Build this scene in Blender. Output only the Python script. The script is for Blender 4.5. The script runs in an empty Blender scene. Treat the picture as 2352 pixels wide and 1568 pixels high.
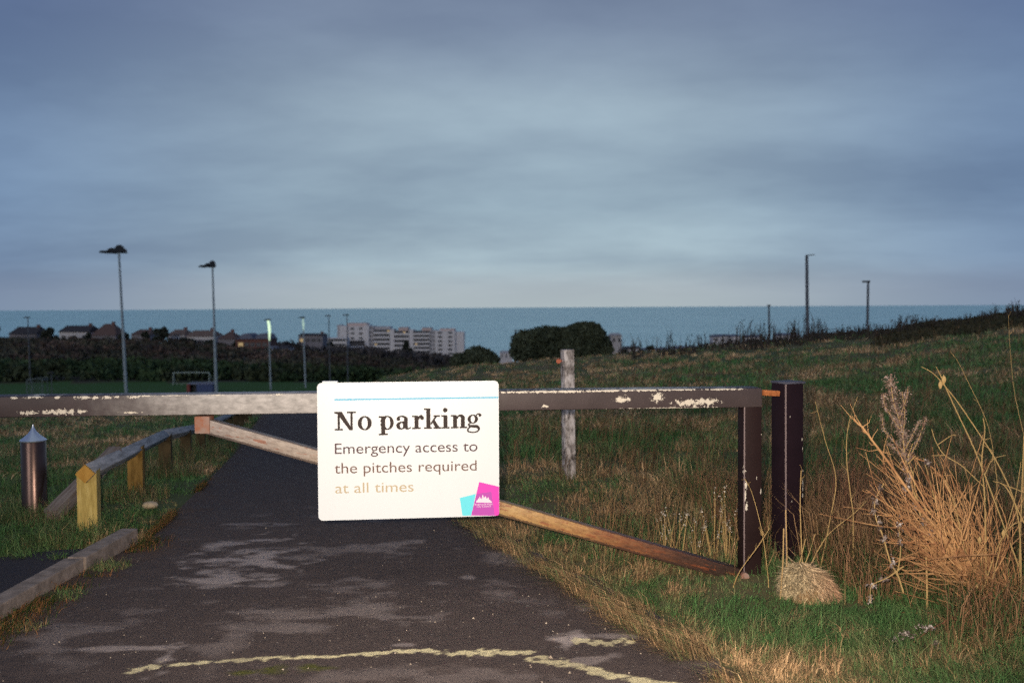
import bpy, math
import numpy as np
from mathutils import Vector, Matrix
rng = np.random.default_rng(7)
R = math.radians
S = bpy.context.scene
COL = S.collection

# ------------------------------------------------------------------ camera
CAMZ, F = 1.4, 2287.0            # F = focal length in photo pixels (photo 2352 wide)
PITCH, ROLL = R(2.0), R(0.32)
cam_d = bpy.data.cameras.new('camera'); cam = bpy.data.objects.new('camera', cam_d); COL.objects.link(cam)
cam_d.sensor_width = 36.0; cam_d.lens = 36.0*F/2352.0
cam_d.clip_start = 0.05; cam_d.clip_end = 90000
cam_d.dof.use_dof = True; cam_d.dof.focus_distance = 4.85; cam_d.dof.aperture_fstop = 2.8
cam.location = (0, 0, CAMZ)
cam.rotation_mode = 'QUATERNION'
CQ = Matrix.Rotation(R(90)-PITCH, 3, 'X') @ Matrix.Rotation(-ROLL, 3, 'Z')
cam.rotation_quaternion = CQ.to_quaternion()
S.camera = cam
CM = np.array(CQ)
def at(px, py, Y):
    """world point seen at photo pixel (px,py) at distance Y ahead"""
    d = CM @ np.array([(px-1176.0)/F, -(py-784.0)/F, -1.0])
    return np.array([d[0], d[1], d[2]])*(Y/d[1]) + np.array([0, 0, CAMZ])
def gpt(px, py, z=0.0):
    d = CM @ np.array([(px-1176.0)/F, -(py-784.0)/F, -1.0])
    return d*((z-CAMZ)/d[2]) + np.array([0, 0, CAMZ])

# ------------------------------------------------------------------ sky / light
w = bpy.data.worlds.new("World"); S.world = w; w.use_nodes = True
nt = w.node_tree; nt.nodes.clear()
def N(t, **k):
    n = nt.nodes.new(t)
    for a, b in k.items(): setattr(n, a, b)
    return n
def ln(a, b): nt.links.new(a, b)
out = N('ShaderNodeOutputWorld')
sky = N('ShaderNodeTexSky', sky_type='NISHITA', sun_disc=False); sky.sun_elevation = R(14); sky.sun_rotation = R(200)
bg1 = N('ShaderNodeBackground'); bg1.inputs[1].default_value = 0.05; ln(sky.outputs[0], bg1.inputs[0])
tc = N('ShaderNodeTexCoord'); sep = N('ShaderNodeSeparateXYZ'); ln(tc.outputs['Generated'], sep.inputs[0])
# overcast deck: direction projected on a flat cloud layer
zc = N('ShaderNodeMath', operation='MAXIMUM'); ln(sep.outputs[2], zc.inputs[0]); zc.inputs[1].default_value = 0.0
za = N('ShaderNodeMath', operation='ADD'); ln(zc.outputs[0], za.inputs[0]); za.inputs[1].default_value = 0.17
dx = N('ShaderNodeMath', operation='DIVIDE'); ln(sep.outputs[0], dx.inputs[0]); ln(za.outputs[0], dx.inputs[1])
dy = N('ShaderNodeMath', operation='DIVIDE'); ln(sep.outputs[1], dy.inputs[0]); ln(za.outputs[0], dy.inputs[1])
cmb = N('ShaderNodeCombineXYZ'); ln(dx.outputs[0], cmb.inputs[0]); ln(dy.outputs[0], cmb.inputs[1]); cmb.inputs[2].default_value = 3.7
mp = N('ShaderNodeMapping'); ln(cmb.outputs[0], mp.inputs[0]); mp.inputs['Scale'].default_value = (1.0, 1.25, 1); mp.inputs['Rotation'].default_value = (0, 0, R(12))
n1 = N('ShaderNodeTexNoise'); ln(mp.outputs[0], n1.inputs[0]); n1.inputs['Scale'].default_value = 0.9; n1.inputs['Detail'].default_value = 7; n1.inputs['Roughness'].default_value = 0.53; n1.inputs['Distortion'].default_value = 0.1
r1 = N('ShaderNodeValToRGB'); ln(n1.outputs[0], r1.inputs[0])
r1.color_ramp.elements[0].position = 0.34; r1.color_ramp.elements[0].color = (0.178, 0.236, 0.305, 1)
r1.color_ramp.elements[1].position = 0.66; r1.color_ramp.elements[1].color = (0.272, 0.352, 0.418, 1)
# elevation tint: darker overhead, pale and pinkish by the horizon
r2 = N('ShaderNodeValToRGB'); ln(sep.outputs[2], r2.inputs[0])
cr = r2.color_ramp; cr.elements[0].position = 0.0; cr.elements[0].color = (1.22, 1.10, 1.04, 1)
cr.elements[1].position = 1.0; cr.elements[1].color = (0.62, 0.60, 0.64, 1)
for p, c in ((0.014, (1.22, 1.10, 1.04, 1)), (0.035, (1.08, 1.08, 1.04, 1)), (0.10, (1.0, 1.03, 1.02, 1)), (0.2, (0.98, 0.98, 0.98, 1)), (0.27, (0.74, 0.73, 0.82, 1)), (0.34, (0.52, 0.51, 0.64, 1))):
    e = cr.elements.new(p); e.color = c
mul = N('ShaderNodeMixRGB', blend_type='MULTIPLY'); mul.inputs[0].default_value = 1; ln(r1.outputs[0], mul.inputs[1]); ln(r2.outputs[0], mul.inputs[2])
flat = N('ShaderNodeMapRange'); ln(sep.outputs[2], flat.inputs[0]); flat.inputs[1].default_value = 0.0; flat.inputs[2].default_value = 0.045
flat.inputs[3].default_value = 1.0; flat.inputs[4].default_value = 0.0
mixh = N('ShaderNodeMixRGB'); ln(flat.outputs[0], mixh.inputs[0]); ln(mul.outputs[0], mixh.inputs[1]); mixh.inputs[2].default_value = (0.300, 0.350, 0.375, 1)
ax_ = N('ShaderNodeMath', operation='ABSOLUTE'); ln(sep.outputs[0], ax_.inputs[0])
mr = N('ShaderNodeMapRange', interpolation_type='SMOOTHSTEP'); ln(ax_.outputs[0], mr.inputs[0]); mr.inputs[1].default_value = 0.12; mr.inputs[2].default_value = 0.52; mr.inputs[3].default_value = 0.0; mr.inputs[4].default_value = 1.0
mside = N('ShaderNodeMixRGB', blend_type='MULTIPLY'); ln(mr.outputs[0], mside.inputs[0]); ln(mixh.outputs[0], mside.inputs[1]); mside.inputs[2].default_value = (0.48, 0.56, 0.76, 1)
bg2 = N('ShaderNodeBackground'); ln(mside.outputs[0], bg2.inputs[0]); bg2.inputs[1].default_value = 1.22
ms = N('ShaderNodeMixShader'); ms.inputs[0].default_value = 0.93; ln(bg1.outputs[0], ms.inputs[1]); ln(bg2.outputs[0], ms.inputs[2])
ln(ms.outputs[0], out.inputs[0])

sd = bpy.data.lights.new('sun', 'SUN'); sd.energy = 0.5; sd.angle = R(25); sd.color = (1.0, 0.93, 0.85)
sun = bpy.data.objects.new('sun', sd); COL.objects.link(sun)
sun.rotation_euler = Vector((0.34, 0.90, -0.26)).to_track_quat('-Z', 'Y').to_euler()
# the photographer's flashgun: what lights the sign, the gate and the near grass in the photo
fl = bpy.data.lights.new('flashgun', 'SPOT'); fl.energy = 1180; fl.color = (1.0, 0.85, 0.68); fl.shadow_soft_size = 0.03
fl.spot_size = R(84); fl.spot_blend = 1.0
flo = bpy.data.objects.new('flashgun', fl); COL.objects.link(flo); flo.location = (-0.09, 0.0, CAMZ+0.06)
flo.rotation_euler = (Vector(at(1240, 1080, 5.0))-Vector(flo.location)).to_track_quat('-Z', 'Y').to_euler()
S.view_settings.view_transform = 'Standard'; S.view_settings.look = 'None'; S.view_settings.exposure = 0.22; S.view_settings.gamma = 1.0
S.render.engine = 'CYCLES'
S.cycles.max_bounces = 4; S.cycles.diffuse_bounces = 2; S.cycles.glossy_bounces = 2; S.cycles.transparent_max_bounces = 4
S.cycles.use_denoising = False; S.cycles.use_adaptive_sampling = True; S.cycles.adaptive_threshold = 0.035; S.cycles.adaptive_min_samples = 16

# ------------------------------------------------------------------ helpers
def tag(o, label=None, cat=None, group=None, kind=None):
    if label: o['label'] = label
    if cat: o['category'] = cat
    if group: o['group'] = group
    if kind: o['kind'] = kind
    return o
def empty(name, loc=(0, 0, 0), rz=0.0):
    o = bpy.data.objects.new(name, None); COL.objects.link(o); o.empty_display_size = 0.1
    o.location = Vector([float(c) for c in loc]); o.rotation_euler = (0, 0, rz); return o
def mesh_np(name, verts, quads=None, tris=None, mats=None, smooth=False, cols=None, attrs=None):
    me = bpy.data.meshes.new(name); verts = np.asarray(verts, np.float32)
    nq = 0 if quads is None else len(quads); ntr = 0 if tris is None else len(tris)
    me.vertices.add(len(verts)); me.vertices.foreach_set('co', verts.ravel())
    idx = []; st = []; tot = []; o = 0
    if nq:
        idx.append(np.asarray(quads, np.int32).ravel()); st.append(np.arange(nq)*4); tot.append(np.full(nq, 4)); o = nq*4
    if ntr:
        idx.append(np.asarray(tris, np.int32).ravel()); st.append(o+np.arange(ntr)*3); tot.append(np.full(ntr, 3))
    idx = np.concatenate(idx); st = np.concatenate(st).astype(np.int32); tot = np.concatenate(tot).astype(np.int32)
    me.loops.add(len(idx)); me.loops.foreach_set('vertex_index', idx)
    me.polygons.add(len(st)); me.polygons.foreach_set('loop_start', st); me.polygons.foreach_set('loop_total', tot)
    if smooth: me.polygons.foreach_set('use_smooth', np.ones(len(st), bool))
    if cols is not None:
        a = me.color_attributes.new('tone', 'FLOAT_COLOR', 'POINT')
        c = np.ones((len(verts), 4), np.float32); c[:, :3] = cols; a.data.foreach_set('color', c.ravel())
    for k, v in (attrs or {}).items():
        a = me.attributes.new(k, 'FLOAT', 'POINT'); a.data.foreach_set('value', np.asarray(v, np.float32))
    me.update(calc_edges=True)
    if mats: me.materials.append(mats)
    return me
def link(name, me, parent=None, loc=None):
    o = bpy.data.objects.new(name, me); COL.objects.link(o)
    if parent is not None: o.parent = parent
    if loc is not None: o.location = Vector([float(c) for c in loc])
    return o
class MB:
    """collects shapes into one mesh (local coordinates)"""
    def __init__(s): s.v = []; s.f = []
    def add(s, vs, fs):
        b = len(s.v); s.v += [tuple(float(c) for c in v) for v in vs]; s.f += [tuple(i+b for i in f) for f in fs]
    def box(s, c, d, M=None, ch=0.0):
        x, y, z = [q/2 for q in d]
        if ch <= 0:
            vs = [(sx*x, sy*y, sz*z) for sz in (-1, 1) for sy in (-1, 1) for sx in (-1, 1)]
            fs = [(0, 2, 3, 1), (4, 5, 7, 6), (0, 1, 5, 4), (2, 6, 7, 3), (0, 4, 6, 2), (1, 3, 7, 5)]
            vs = [Vector(v) for v in vs]
        else:
            import bmesh
            bm = bmesh.new(); bmesh.ops.create_cube(bm, size=1.0)
            for v in bm.verts: v.co = Vector((v.co.x*d[0], v.co.y*d[1], v.co.z*d[2]))
            bmesh.ops.bevel(bm, geom=bm.edges[:], offset=ch, segments=2, affect='EDGES', profile=0.6)
            bm.verts.index_update(); vs = [v.co.copy() for v in bm.verts]; fs = [tuple(v.index for v in f.verts) for f in bm.faces]; bm.free()
        if M is not None: vs = [M @ v for v in vs]
        s.add([(v[0]+c[0], v[1]+c[1], v[2]+c[2]) for v in vs], fs)
    def bar(s, a, b, w_, h_, ch=0.0, up=(0, 0, 1), ext=0.0):
        a = Vector([float(q) for q in a]); b = Vector([float(q) for q in b]); d = (b-a); L = d.length; d.normalize()
        a = a-d*ext; b = b+d*ext; L += 2*ext
        u = Vector(up); sx = d; sy = u.cross(sx).normalized(); sz = sx.cross(sy)
        M = Matrix((sx, sy, sz)).transposed()
        s.box(((a+b)/2), (L, w_, h_), M, ch)
    def tube(s, pts, rad, n=8, cap=True):
        pts = [Vector([float(q) for q in p]) for p in pts]; rings = []
        if not hasattr(rad, '__len__'): rad = [rad]*len(pts)
        base = len(s.v)
        for i, p in enumerate(pts):
            t = (pts[min(i+1, len(pts)-1)]-pts[max(i-1, 0)]).normalized()
            a = t.cross(Vector((0.13, 0.07, 1))) if abs(t.z) < 0.95 else t.cross(Vector((1, 0.1, 0)))
            a.normalize(); b = t.cross(a)
            s.v += [tuple(p+(a*math.cos(2*math.pi*k/n)+b*math.sin(2*math.pi*k/n))*rad[i]) for k in range(n)]
        for i in range(len(pts)-1):
            for k in range(n):
                k2 = (k+1) % n
                s.f.append((base+i*n+k, base+i*n+k2, base+(i+1)*n+k2, base+(i+1)*n+k))
        if cap:
            s.f.append(tuple(base+k for k in range(n-1, -1, -1))); s.f.append(tuple(base+(len(pts)-1)*n+k for k in range(n)))
    def lathe(s, prof, n=32, c=(0, 0)):
        base = len(s.v)
        for r, z in prof: s.v += [(c[0]+r*math.cos(2*math.pi*k/n), c[1]+r*math.sin(2*math.pi*k/n), z) for k in range(n)]
        for i in range(len(prof)-1):
            for k in range(n):
                k2 = (k+1) % n; s.f.append((base+i*n+k, base+i*n+k2, base+(i+1)*n+k2, base+(i+1)*n+k))
        s.f.append(tuple(base+(len(prof)-1)*n+k for k in range(n)))
    def prism(s, poly, y0, y1):   # poly in x,z extruded along y
        n = len(poly); b = [(p[0], y0, p[1]) for p in poly]+[(p[0], y1, p[1]) for p in poly]
        s.add(b, [tuple(range(n)), tuple(range(2*n-1, n-1, -1))]+[(i, i+n, (i+1) % n+n, (i+1) % n) for i in range(n)])
    def build(s, name, m, parent=None, loc=None, smooth=False):
        me = bpy.data.meshes.new(name); me.from_pydata(s.v, [], s.f)
        if smooth:
            me.polygons.foreach_set('use_smooth', np.ones(len(me.polygons), bool))
            try: me.set_sharp_from_angle(angle=R(35))
            except Exception: pass
        me.materials.append(m); me.update()
        return link(name, me, parent, loc)

# python value noise
_T = rng.random((257, 257))
def vn(x, y, sc=1.0, oct=3, seed=0):
    x = np.asarray(x, float)*sc+seed*17.3+1000; y = np.asarray(y, float)*sc+seed*9.1+1000; v = 0; a = 1; t = 0
    for o in range(oct):
        xi = np.floor(x).astype(int); yi = np.floor(y).astype(int); fx = x-xi; fy = y-yi
        fx = fx*fx*(3-2*fx); fy = fy*fy*(3-2*fy); X = xi % 256; Y = yi % 256
        q = (_T[Y, X]*(1-fx)+_T[Y, X+1]*fx)*(1-fy)+(_T[Y+1, X]*(1-fx)+_T[Y+1, X+1]*fx)*fy
        v = v+a*q; t += a; a *= 0.5; x = x*2.03+5; y = y*2.03+9
    return v/t

# ---- materials
class Mat:
    def __init__(s, name, rough=0.9, spec=0.3, metal=0.0):
        s.m = bpy.data.materials.new(name); s.m.use_nodes = True; s.t = s.m.node_tree; s.b = s.t.nodes['Principled BSDF']
        s.b.inputs['Roughness'].default_value = rough; s.b.inputs['Specular IOR Level'].default_value = spec; s.b.inputs['Metallic'].default_value = metal
    def n(s, t, **k):
        x = s.t.nodes.new(t)
        for a, b in k.items(): setattr(x, a, b)
        return x
    def l(s, a, b): s.t.links.new(a, b)
    def coord(s, kind='Object', scale=(1, 1, 1), rot=(0, 0, 0)):
        c = s.n('ShaderNodeTexCoord'); m = s.n('ShaderNodeMapping'); s.l(c.outputs[kind], m.inputs[0]); m.inputs['Scale'].default_value = scale; m.inputs['Rotation'].default_value = rot; return m.outputs[0]
    def noise(s, vec, scale, detail=4, rough=0.55, dist=0.0):
        x = s.n('ShaderNodeTexNoise'); s.l(vec, x.inputs[0]); x.inputs['Scale'].default_value = scale; x.inputs['Detail'].default_value = detail; x.inputs['Roughness'].default_value = rough; x.inputs['Distortion'].default_value = dist; return x.outputs[0]
    def ramp(s, fac, stops):
        x = s.n('ShaderNodeValToRGB'); s.l(fac, x.inputs[0]); e = x.color_ramp.elements
        e[0].position = stops[0][0]; e[0].color = (*stops[0][1], 1) if hasattr(stops[0][1], '__len__') else (stops[0][1],)*3+(1,)
        e[1].position = stops[-1][0]; e[1].color = (*stops[-1][1], 1) if hasattr(stops[-1][1], '__len__') else (stops[-1][1],)*3+(1,)
        for p, c in stops[1:-1]:
            q = e.new(p); q.color = (*c, 1) if hasattr(c, '__len__') else (c,)*3+(1,)
        return x.outputs[0]
    def mix(s, f, a, b, mode='MIX'):
        x = s.n('ShaderNodeMixRGB', blend_type=mode)
        for i, v in enumerate((f, a, b)):
            if isinstance(v, (int, float)): x.inputs[i].default_value = v if i == 0 else (v, v, v, 1)
            elif isinstance(v, tuple): x.inputs[i].default_value = (*v, 1)
            else: s.l(v, x.inputs[i])
        return x.outputs[0]
    def math(s, op, a, b=None):
        x = s.n('ShaderNodeMath', operation=op)
        for i, v in enumerate((a, b)):
            if v is None: continue
            if isinstance(v, (int, float)): x.inputs[i].default_value = v
            else: s.l(v, x.inputs[i])
        return x.outputs[0]
    def attr(s, name, out='Fac'):
        x = s.n('ShaderNodeAttribute'); x.attribute_name = name; return x.outputs[out]
    def col(s, c):
        if isinstance(c, tuple): s.b.inputs['Base Color'].default_value = (*c, 1)
        else: s.l(c, s.b.inputs['Base Color'])
        return s
    def bump(s, h, st=0.3, d=0.01):
        x = s.n('ShaderNodeBump'); x.inputs['Strength'].default_value = st; x.inputs['Distance'].default_value = d; s.l(h, x.inputs['Height']); s.l(x.outputs[0], s.b.inputs['Normal'])
def mottled(name, c1, c2, scale=6, rough=0.9, spec=0.3, metal=0.0, stretch=(1, 1, 1), bump=0.0):
    M = Mat(name, rough, spec, metal); v = M.coord('Object', stretch); n = M.noise(v, scale, 6, 0.65)
    M.col(M.ramp(n, [(0.32, c1), (0.68, c2)]))
    if bump: M.bump(n, bump, 0.01)
    return M.m

# ------------------------------------------------------------------ terrain
YS = [0, 5, 6.4, 9, 14, 30, 45, 60, 100, 112, 141, 150, 200, 300, 330, 420, 560, 720, 1000, 1600]
TB = {   # photo column : heights relative to the camera at the distances YS
 -300: [-1.4,-1.4,-1.43,-1.6,-2.1,-3.3,-4.6,-6.0,-9.8,-10.5,-10.5,-10.2,-9.6,-9.9,-12,-30,-56,-64,-70,-80],
  300: [-1.4,-1.4,-1.43,-1.58,-2.08,-3.28,-4.6,-6.0,-9.8,-10.5,-10.5,-10.3,-9.9,-10.4,-13,-30,-56,-64,-70,-80],
  640: [-1.4,-1.4,-1.43,-1.58,-2.08,-3.28,-4.6,-6.0,-9.8,-10.5,-10.5,-11,-11.6,-13.3,-16,-27,-44,-62,-70,-80],
  800: [-1.4,-1.4,-1.43,-1.58,-2.04,-3.15,-4.2,-5.2,-8.2,-9.2,-10.5,-11.2,-13,-15.2,-16.5,-21.5,-26,-60,-70,-80],
  900: [-1.4,-1.4,-1.43,-1.55,-1.95,-2.75,-3.4,-4.1,-7.6,-8.8,-10.5,-11.4,-14,-16.5,-17.5,-22.5,-28.5,-60,-70,-80],
 1000: [-1.4,-1.4,-1.42,-1.52,-1.80,-2.35,-2.85,-3.7,-7.6,-8.8,-11,-12,-15,-18,-19,-24,-29,-60,-70,-80],
 1100: [-1.4,-1.4,-1.42,-1.50,-1.72,-2.2,-2.62,-3.5,-7.6,-8.8,-11,-12,-16,-22,-24,-28,-32,-60,-70,-80],
 1300: [-1.4,-1.4,-1.41,-1.47,-1.60,-2.0,-2.33,-3.3,-7.6,-8.8,-11,-12,-17,-24,-26,-33,-40,-60,-70,-80],
 1500: [-1.4,-1.4,-1.40,-1.46,-1.55,-1.8,-2.05,-3.1,-7,-8.3,-11,-12,-16,-22,-24,-27,-30,-60,-70,-80],
 1700: [-1.4,-1.4,-1.40,-1.45,-1.48,-1.63,-1.72,-2.6,-6,-7.2,-10,-11,-14,-19,-20.5,-22,-26,-60,-70,-80],
 2000: [-1.4,-1.4,-1.40,-1.40,-1.38,-1.28,-1.26,-1.9,-5.2,-6.6,-10,-11,-14,-19,-20.5,-22,-26,-60,-70,-80],
 2200: [-1.4,-1.4,-1.39,-1.36,-1.27,-0.98,-0.82,-1.0,-4.4,-5.8,-9,-10,-14,-19,-20.5,-22,-26,-60,-70,-80],
 2352: [-1.4,-1.4,-1.38,-1.32,-1.17,-0.72,-0.48,-0.55,-4,-5.4,-8,-9.4,-14,-19,-20.5,-22,-26,-60,-70,-80],
 2900: [-1.4,-1.4,-1.35,-1.25,-1.0,-0.25,0.15,0.2,-3,-4.4,-7,-8.4,-13,-18,-20,-22,-26,-60,-70,-80]}
_PX = np.array(sorted(TB), float); _PT = (_PX-1176)/F; _TBL = np.array([TB[int(p)] for p in _PX])
_YS = np.array(YS, float)
def terr(X, Y):
    X = np.asarray(X, float); Y = np.asarray(Y, float)
    t = np.clip(X/np.maximum(Y, 2.0), _PT[0], _PT[-1]); D = np.where(Y < 0, 0, np.maximum(Y, np.abs(X)/1.3*0.9))
    D = np.clip(D, 0, 1600)
    j = np.clip(np.searchsorted(_PT, t)-1, 0, len(_PT)-2); i = np.clip(np.searchsorted(_YS, D)-1, 0, len(_YS)-2)
    u = (t-_PT[j])/(_PT[j+1]-_PT[j]); v = (D-_YS[i])/(_YS[i+1]-_YS[i]); u = u*u*(3-2*u)
    v = np.clip(v, 0, 1)
    z = (_TBL[j, i]*(1-u)+_TBL[j+1, i]*u)*(1-v)+(_TBL[j, i+1]*(1-u)+_TBL[j+1, i+1]*u)*v
    return z+CAMZ
def tz(x, y): return float(terr(np.array([x]), np.array([y]))[0])

# road edges (X as function of Y)
LE = np.array([(-5, -2.10), (3.0, -2.24), (4.5, -2.27), (6.0, -2.22), (6.4, -2.26), (9, -2.74), (14, -3.9), (30, -7.55), (60, -14.6), (100, -24)])
RE = np.array([(-5, 1.6), (3.0, 0.98), (3.7, 0.80), (4.11, 0.62), (5.0, 0.28), (5.75, -0.04), (6.7, -0.34), (9, -0.78), (14, -1.95), (30, -5.4), (60, -12.5), (100, -22)])
def xl(Y): return np.interp(Y, LE[:, 0], LE[:, 1])
def xr(Y): return np.interp(Y, RE[:, 0], RE[:, 1])
def on_road(X, Y, m=0.0): return (X > xl(Y)+m) & (X < xr(Y)-m) & (Y < 100)
def left_pave(X, Y): return (X < -2.42) & (Y < 5.62+0.12*np.sin(X*3)) & (X > -9)

# ground sheet: polar grid
az = np.concatenate([np.linspace(-180, -42, 40)[:-1], np.linspace(-42, 42, 300), np.linspace(42, 180, 40)[1:-1]])*math.pi/180
rr = np.concatenate([[0.01], np.geomspace(0.4, 1700, 260)])
A, RRr = np.meshgrid(az, rr); GX = RRr*np.sin(A); GY = RRr*np.cos(A)
GZ = terr(GX, GY)
inner = (GX > xl(GY)+0.05) & (GX < xr(GY)-0.05) & (GY < 99)
rgh = np.clip(RRr*0.004, 0, 0.12)*(vn(GX, GY, 0.35, 3)-0.5)
GZ = GZ-np.where(inner, 0.06+RRr*0.004, 0)+np.where(inner, 0, rgh)-np.where((GX < -2.4) & (GX > -9) & (GY < 5.5), 0.03, 0)
na, nr_ = len(az), len(rr); I = np.arange(na*nr_).reshape(nr_, na); J = np.roll(I, -1, axis=1)
q = np.stack([I[:-1].ravel(), I[1:].ravel(), J[1:].ravel(), J[:-1].ravel()], 1)
G = Mat('meadow_ground', 1.0, 0.05)
c_ = G.coord('Object'); nA = G.noise(c_, 0.22, 5, 0.6); nB = G.noise(c_, 2.4, 6, 0.7)
base = G.mix(nB, (0.070, 0.110, 0.042), (0.13, 0.13, 0.065)); dry = G.mix(nB, (0.13, 0.105, 0.055), (0.24, 0.18, 0.095))
pitchc = G.mix(nB, (0.050, 0.105, 0.035), (0.075, 0.135, 0.045))
zone = G.ramp(nA, [(0.42, 0.0), (0.62, 1.0)])
colr = G.mix(zone, base, dry); colr = G.mix(G.attr('pitch'), colr, pitchc); colr = G.mix(G.attr('scrub'), colr, (0.050, 0.045, 0.038)); G.col(colr)
T_ = GX/np.maximum(GY, 1)
pitch = ((GY > 108) & (GY < 143) & (T_ < (900-1176)/F)).astype(float)
scr = ((GY > 143) | ((GY > 62) & (T_ > (860-1176)/F))).astype(float)
tag(link('ground', mesh_np('ground', np.stack([GX, GY, GZ], -1).reshape(-1, 3), q, None, G.m, True, attrs={'pitch': pitch.ravel(), 'scrub': scr.ravel()})), kind='structure')

# sea
Wm = Mat('sea_water', 0.36, 0.42); v = Wm.coord('Object', (1, 1, 1)); n = Wm.ramp(Wm.noise(Wm.coord('Object', (0.35, 1, 1)), 0.006, 7, 0.65), [(0.38, 0.0), (0.62, 1.0)])
geo = Wm.n('ShaderNodeNewGeometry'); sp = Wm.n('ShaderNodeSeparateXYZ'); Wm.l(geo.outputs['Position'], sp.inputs[0])
Wm.col(Wm.mix(n, (0.420, 0.740, 0.700), (0.560, 0.890, 0.830)))
ang = np.linspace(0, 2*math.pi, 129)[:-1]; rad = np.array([1.0, 300, 900, 2000, 6000, 20000, 60000])
SX = np.outer(rad, np.sin(ang)); SY = np.outer(rad, np.cos(ang)); I = np.arange(len(rad)*128).reshape(len(rad), 128); J = np.roll(I, -1, 1)
q = np.stack([I[:-1].ravel(), I[1:].ravel(), J[1:].ravel(), J[:-1].ravel()], 1)
tag(link('sea', mesh_np('sea', np.stack([SX, SY, np.full_like(SX, CAMZ-60)], -1).reshape(-1, 3), q, None, Wm.m)), kind='structure')

# ------------------------------------------------------------------ road
ys = np.concatenate([np.arange(-4, 3.2, 0.25), np.arange(3.2, 5.0, 0.008), np.arange(5.0, 7.5, 0.02), np.geomspace(7.5, 100, 160)])
uu = np.linspace(0, 1, 280)
edge_n = 0.22*(vn(ys, ys*0, 2.3, 4, 3)-0.5)
XL = xl(ys)-0.02; XR = xr(ys)+0.05+2*edge_n
RX = XL[:, None]+(XR-XL)[:, None]*uu[None, :]; RY = np.repeat(ys[:, None], len(uu), 1)
RZ = terr(RX, RY)+0.012+0.0015*np.maximum(RY, 0)
RZ += 0.006*(vn(RX, RY, 5, 4, 5)-0.5)
def seg_d(X, Y, a, b):
    ax, ay = a[:2]; bx, by = b[:2]; L = (bx-ax)**2+(by-ay)**2; t = np.clip(((X-ax)*(bx-ax)+(Y-ay)*(by-ay))/L, 0, 1)
    return np.hypot(X-ax-t*(bx-ax), Y-ay-t*(by-ay))
yel = np.full(RX.shape, 9.0)
def yline(pts, hw):
    P = [gpt(*p) for p in pts]
    for a, b in zip(P[:-1], P[1:]): np.minimum(yel, seg_d(RX, RY, a, b)/hw, out=yel)
yline([(303, 1553), (362, 1537)], 0.026); yline([(398, 1538), (432, 1533)], 0.018)
yline([(462, 1531), (560, 1524), (700, 1519), (870, 1510), (955, 1503), (1000, 1504)], 0.019)
yline([(1020, 1510), (1100, 1508), (1212, 1507)], 0.030); yline([(1228, 1521), (1300, 1533), (1390, 1556), (1450, 1569), (1600, 1590)], 0.032)
yline([(1330, 1480), (1390, 1488), (1440, 1480)], 0.03)
wear = vn(RX, RY*1.4, 30, 5, 11)
yellow = np.clip((1.15-yel-(wear-0.45)*3.0)*3, 0, 1)*np.clip((0.66-wear)*9, 0.12, 1)*np.clip(0.35+1.6*(vn(RX, RY, 3.3, 3, 77)-0.2), 0.3, 1)
# pale worn patches
pale = np.zeros(RX.shape)
def blob(px, py, rx, ry, amp):
    global pale
    c = gpt(px, py, -0.0); e = gpt(px+rx, py); g = gpt(px, py-ry)
    d = np.hypot((RX-c[0])/(e[0]-c[0]), (RY-c[1])/(g[1]-c[1]))
    pale = np.maximum(pale, amp*np.clip((0.95-d-(vn(RX*0.75, RY*1.3, 9.0, 5, px % 13)-0.5)*3.2)*1.6, 0, 1))
for b in [(570, 1290, 110, 42, 0.95), (510, 1330, 90, 20, 0.9), (510, 1250, 60, 9, 0.8), (600, 1197, 75, 6, 0.55), (800, 1262, 160, 10, 0.3), (900, 1250, 60, 8, 0.45), (470, 1262, 50, 6, 0.5),
          (540, 1352, 120, 10, 0.6), (860, 1350, 130, 18, 0.35), (800, 1410, 190, 22, 0.38), (640, 1450, 140, 22, 0.35), (320, 1500, 110, 7, 0.7), (385, 1515, 25, 28, 0.75), (360, 1565, 25, 20, 0.7),
          (1310, 1485, 42, 28, 1.0), (1420, 1468, 90, 6, 0.6), (1350, 1525, 70, 12, 0.5), (900, 1560, 300, 25, 0.25), (300, 1420, 60, 20, 0.2), (1075, 1333, 22, 6, 0.6), (930, 1490, 30, 5, 0.6), (120, 1470, 130, 30, 0.3), (1180, 1560, 160, 18, 0.25)]: blob(*b)
pale = np.maximum(pale, 0.40*np.clip((vn(RX, RY*1.3, 3.6, 5, 21)-0.62)*6, 0, 1)*np.clip((RY-3.3)*1, 0, 1)*np.clip((8-RY)/2, 0, 1))
moss = np.zeros(RX.shape)
for px, py, rx, ry in [(630, 1548, 40, 10), (720, 1542, 45, 8), (560, 1555, 30, 6)]:
    c = gpt(px, py); e = gpt(px+rx, py); g = gpt(px, py-ry)
    moss = np.maximum(moss, np.clip(1.2-np.hypot((RX-c[0])/(e[0]-c[0]), (RY-c[1])/(g[1]-c[1]))-(wear-0.5)*2, 0, 1))
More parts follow.
